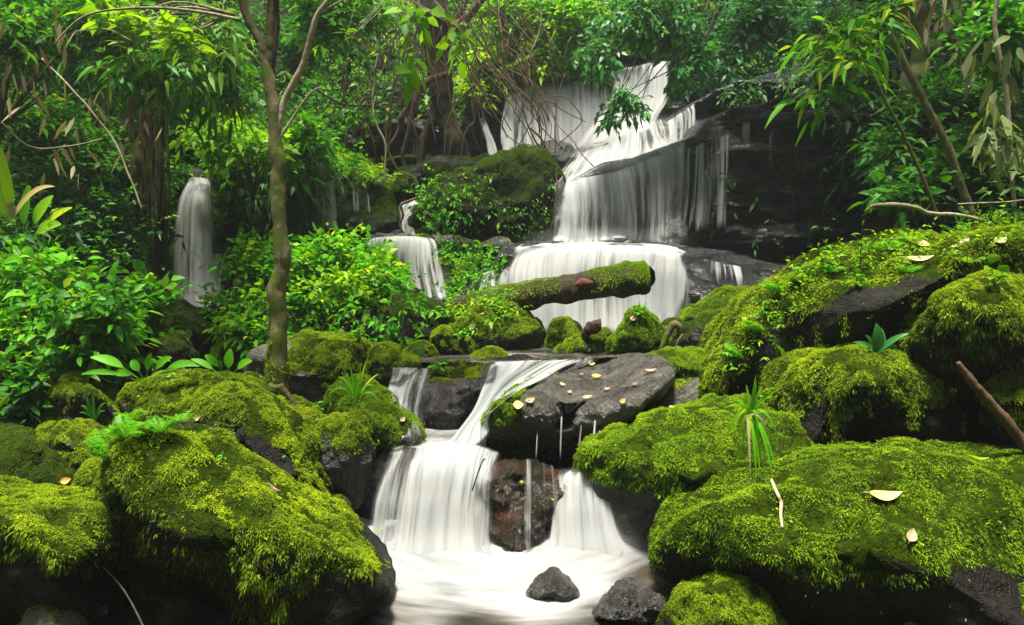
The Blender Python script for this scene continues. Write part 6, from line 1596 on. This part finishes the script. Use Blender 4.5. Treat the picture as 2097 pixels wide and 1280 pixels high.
for k, (x, y, L, wr, an, m_, lab) in enumerate((
    (1808, 1018, 72, 0.17, 0.42, M_FY, 'single long yellow leaf on the broad foreground boulder'),
    (1862, 1100, 34, 0.3, 1.2, M_FT, 'crumpled pale leaf low on the broad foreground boulder'),
    (2002, 944, 42, 0.14, 0.05, M_LEAFY, 'pale green leaf on the crown of the broad foreground boulder'),
    (1222, 775, 20, 0.4, 0.3, M_FO, 'orange leaf in the middle of the wet slab'),
    (1062, 832, 22, 0.45, 0.2, M_FY, 'ragged yellow leaf on the mossy left corner of the slab'),
    (1085, 822, 22, 0.3, 0.7, M_FT, 'tan leaf next to the ragged yellow one'),
    (1332, 762, 26, 0.16, 0.6, M_FT, 'pale curled leaf at the right end of the slab'),
    (1212, 748, 14, 0.35, 0.1, M_FY, 'small yellow leaf near the back edge of the slab'),
    (1205, 818, 22, 0.3, 0.4, M_FT, 'tan leaf at the front rim of the slab'),
    (1275, 822, 14, 0.35, 0.8, M_FO, 'small orange leaf on the right rim of the slab'),
    (1150, 790, 12, 0.35, 0.3, M_FY, 'tiny yellow leaf on the left half of the slab'),
    (1165, 806, 12, 0.35, 1.3, M_FT, 'tiny tan leaf left of the drip edge'),
    (1245, 800, 13, 0.3, 0.2, M_FT, 'little tan leaf behind the paired strand'),
    (1300, 790, 15, 0.3, 0.9, M_FB, 'brown leaf on the right half of the slab'),
    (1190, 770, 12, 0.3, 0.6, M_FB, 'small brown leaf left of the orange one'),
    (1375, 838, 10, 0.4, 0.2, M_FO, 'little orange leaf on the bare grey boulder'),
    (822, 862, 16, 0.3, 1.0, M_FT, 'brown leaf at the water side of the green boulder with grass'),
    (1298, 655, 15, 0.4, 0.2, M_FT, 'tan leaf on the pointed green boulder'),
    (968, 670, 18, 0.3, 0.8, M_FT, 'tan leaf on the boulder beside the log foot'),
    (560, 1005, 34, 0.12, -0.6, M_FB, 'reddish dry leaf on the slope of the wedge shaped boulder'),
    (1890, 505, 30, 0.35, -1.2, M_FY, 'upright yellow leaf on the huge boulder crest'),
    (1885, 535, 50, 0.2, -0.3, M_FY, 'long yellow green leaf lying below the upright yellow one'),
    (2045, 495, 34, 0.28, 0.9, M_FY, 'yellow leaf on the crest near the right edge'),
    (1975, 500, 26, 0.28, 1.2, M_FT, 'tan leaf on the crest between the yellow ones'),
    (1960, 510, 20, 0.3, 0.2, M_FY, 'small yellow leaf low on the crest'),
    (135, 985, 20, 0.35, 0.5, M_FO, 'rusty leaf where the dark smooth boulder meets the moss shelf'),
    (410, 855, 18, 0.35, 0.3, M_FT, 'tan leaf behind the wedge shaped boulder'),
    (205, 612, 22, 0.25, -0.3, M_FT, 'pale leaf stuck to the dark overhanging rock'),
    (1112, 766, 18, 0.14, 1.0, M_FB, 'dark curled leaf standing at the brink of the narrow cascade'))):
    fallen(lab, x, y, L, wr, an, m_, k)

# ------------------------------------------------------------------ the misty air of the gorge
hx = np.array([[x, y, z] for z in (-4.5, 30.0) for y in (-43.0, 83.0) for x in (-63.0, 63.0)])
hq = np.array([[0, 2, 3, 1], [4, 5, 7, 6], [0, 1, 5, 4], [2, 6, 7, 3], [0, 4, 6, 2], [1, 3, 7, 5]])
hm, hnt, hout = newmat('misty_air')
pv = N(hnt, 'ShaderNodeVolumePrincipled')
pv.inputs['Color'].default_value = (0.86, 0.95, 0.90, 1)
pv.inputs['Density'].default_value = 0.0024
pv.inputs['Anisotropy'].default_value = 0.3
hnt.links.new(pv.outputs[0], hout.inputs['Volume'])
tag(mesh('haze', hx, hq, hm, smooth=False), 'thin pale mist filling the gorge', 'haze', kind='stuff')

# spray hanging where the falls strike
def spray(label, px, py, d, rx, ry, rz, dens):
    c = P(px, py, d)
    s_ = np.array([rx * d / FPX, ry, rz * d / FPX])
    th, ph = np.meshgrid(np.arange(24) / 24 * 2 * np.pi, np.linspace(0, np.pi, 14))
    v = (np.stack([np.cos(th) * np.sin(ph), np.sin(th) * np.sin(ph), np.cos(ph)], -1) * s_).reshape(-1, 3)
    i = np.arange(13)[:, None] * 24
    j = np.arange(24)[None]
    jn = (j + 1) % 24
    q = np.stack([i + j, i + 24 + j, i + 24 + jn, i + jn], -1).reshape(-1, 4)
    m, nt, out = newmat('spray')
    tc = N(nt, 'ShaderNodeTexCoord').outputs['Object']
    mp = N(nt, 'ShaderNodeMapping')
    mp.inputs['Scale'].default_value = tuple(1 / s_)
    nt.links.new(tc, mp.inputs[0])
    vl = N(nt, 'ShaderNodeVectorMath', operation='LENGTH')
    nt.links.new(mp.outputs[0], vl.inputs[0])
    mr = N(nt, 'ShaderNodeMapRange', interpolation_type='SMOOTHSTEP')
    mr.inputs[1].default_value = 1.0
    mr.inputs[2].default_value = 0.0
    mr.inputs[3].default_value = 0.0
    mr.inputs[4].default_value = dens
    nt.links.new(vl.outputs[1], mr.inputs[0])
    pv = N(nt, 'ShaderNodeVolumePrincipled')
    pv.inputs['Color'].default_value = (0.95, 0.97, 0.96, 1)
    nt.links.new(mr.outputs[0], pv.inputs['Density'])
    nt.links.new(pv.outputs[0], out.inputs['Volume'])
    o = mesh('spray', v, q, m)
    o.location = c
    tag(o, label, 'spray', kind='stuff')
spray('soft white spray at the foot of the wide lower fall', 890, 1140, 3.78, 190, 0.22, 60, 4.0)
spray('soft white spray at the foot of the right lower fall', 1215, 1135, 3.72, 130, 0.2, 70, 4.0)
spray('spray below the top strand of the upper fall', 1225, 270, 10.2, 170, 0.5, 95, 1.3)
spray('spray along the foot of the main fall', 1240, 490, 8.3, 200, 0.35, 35, 1.2)
spray('spray under the broad domed cascade', 1210, 680, 7.0, 220, 0.3, 40, 1.2)
spray('spray in the basin of the isolated left fall', 395, 600, 7.4, 70, 0.3, 40, 1.5)
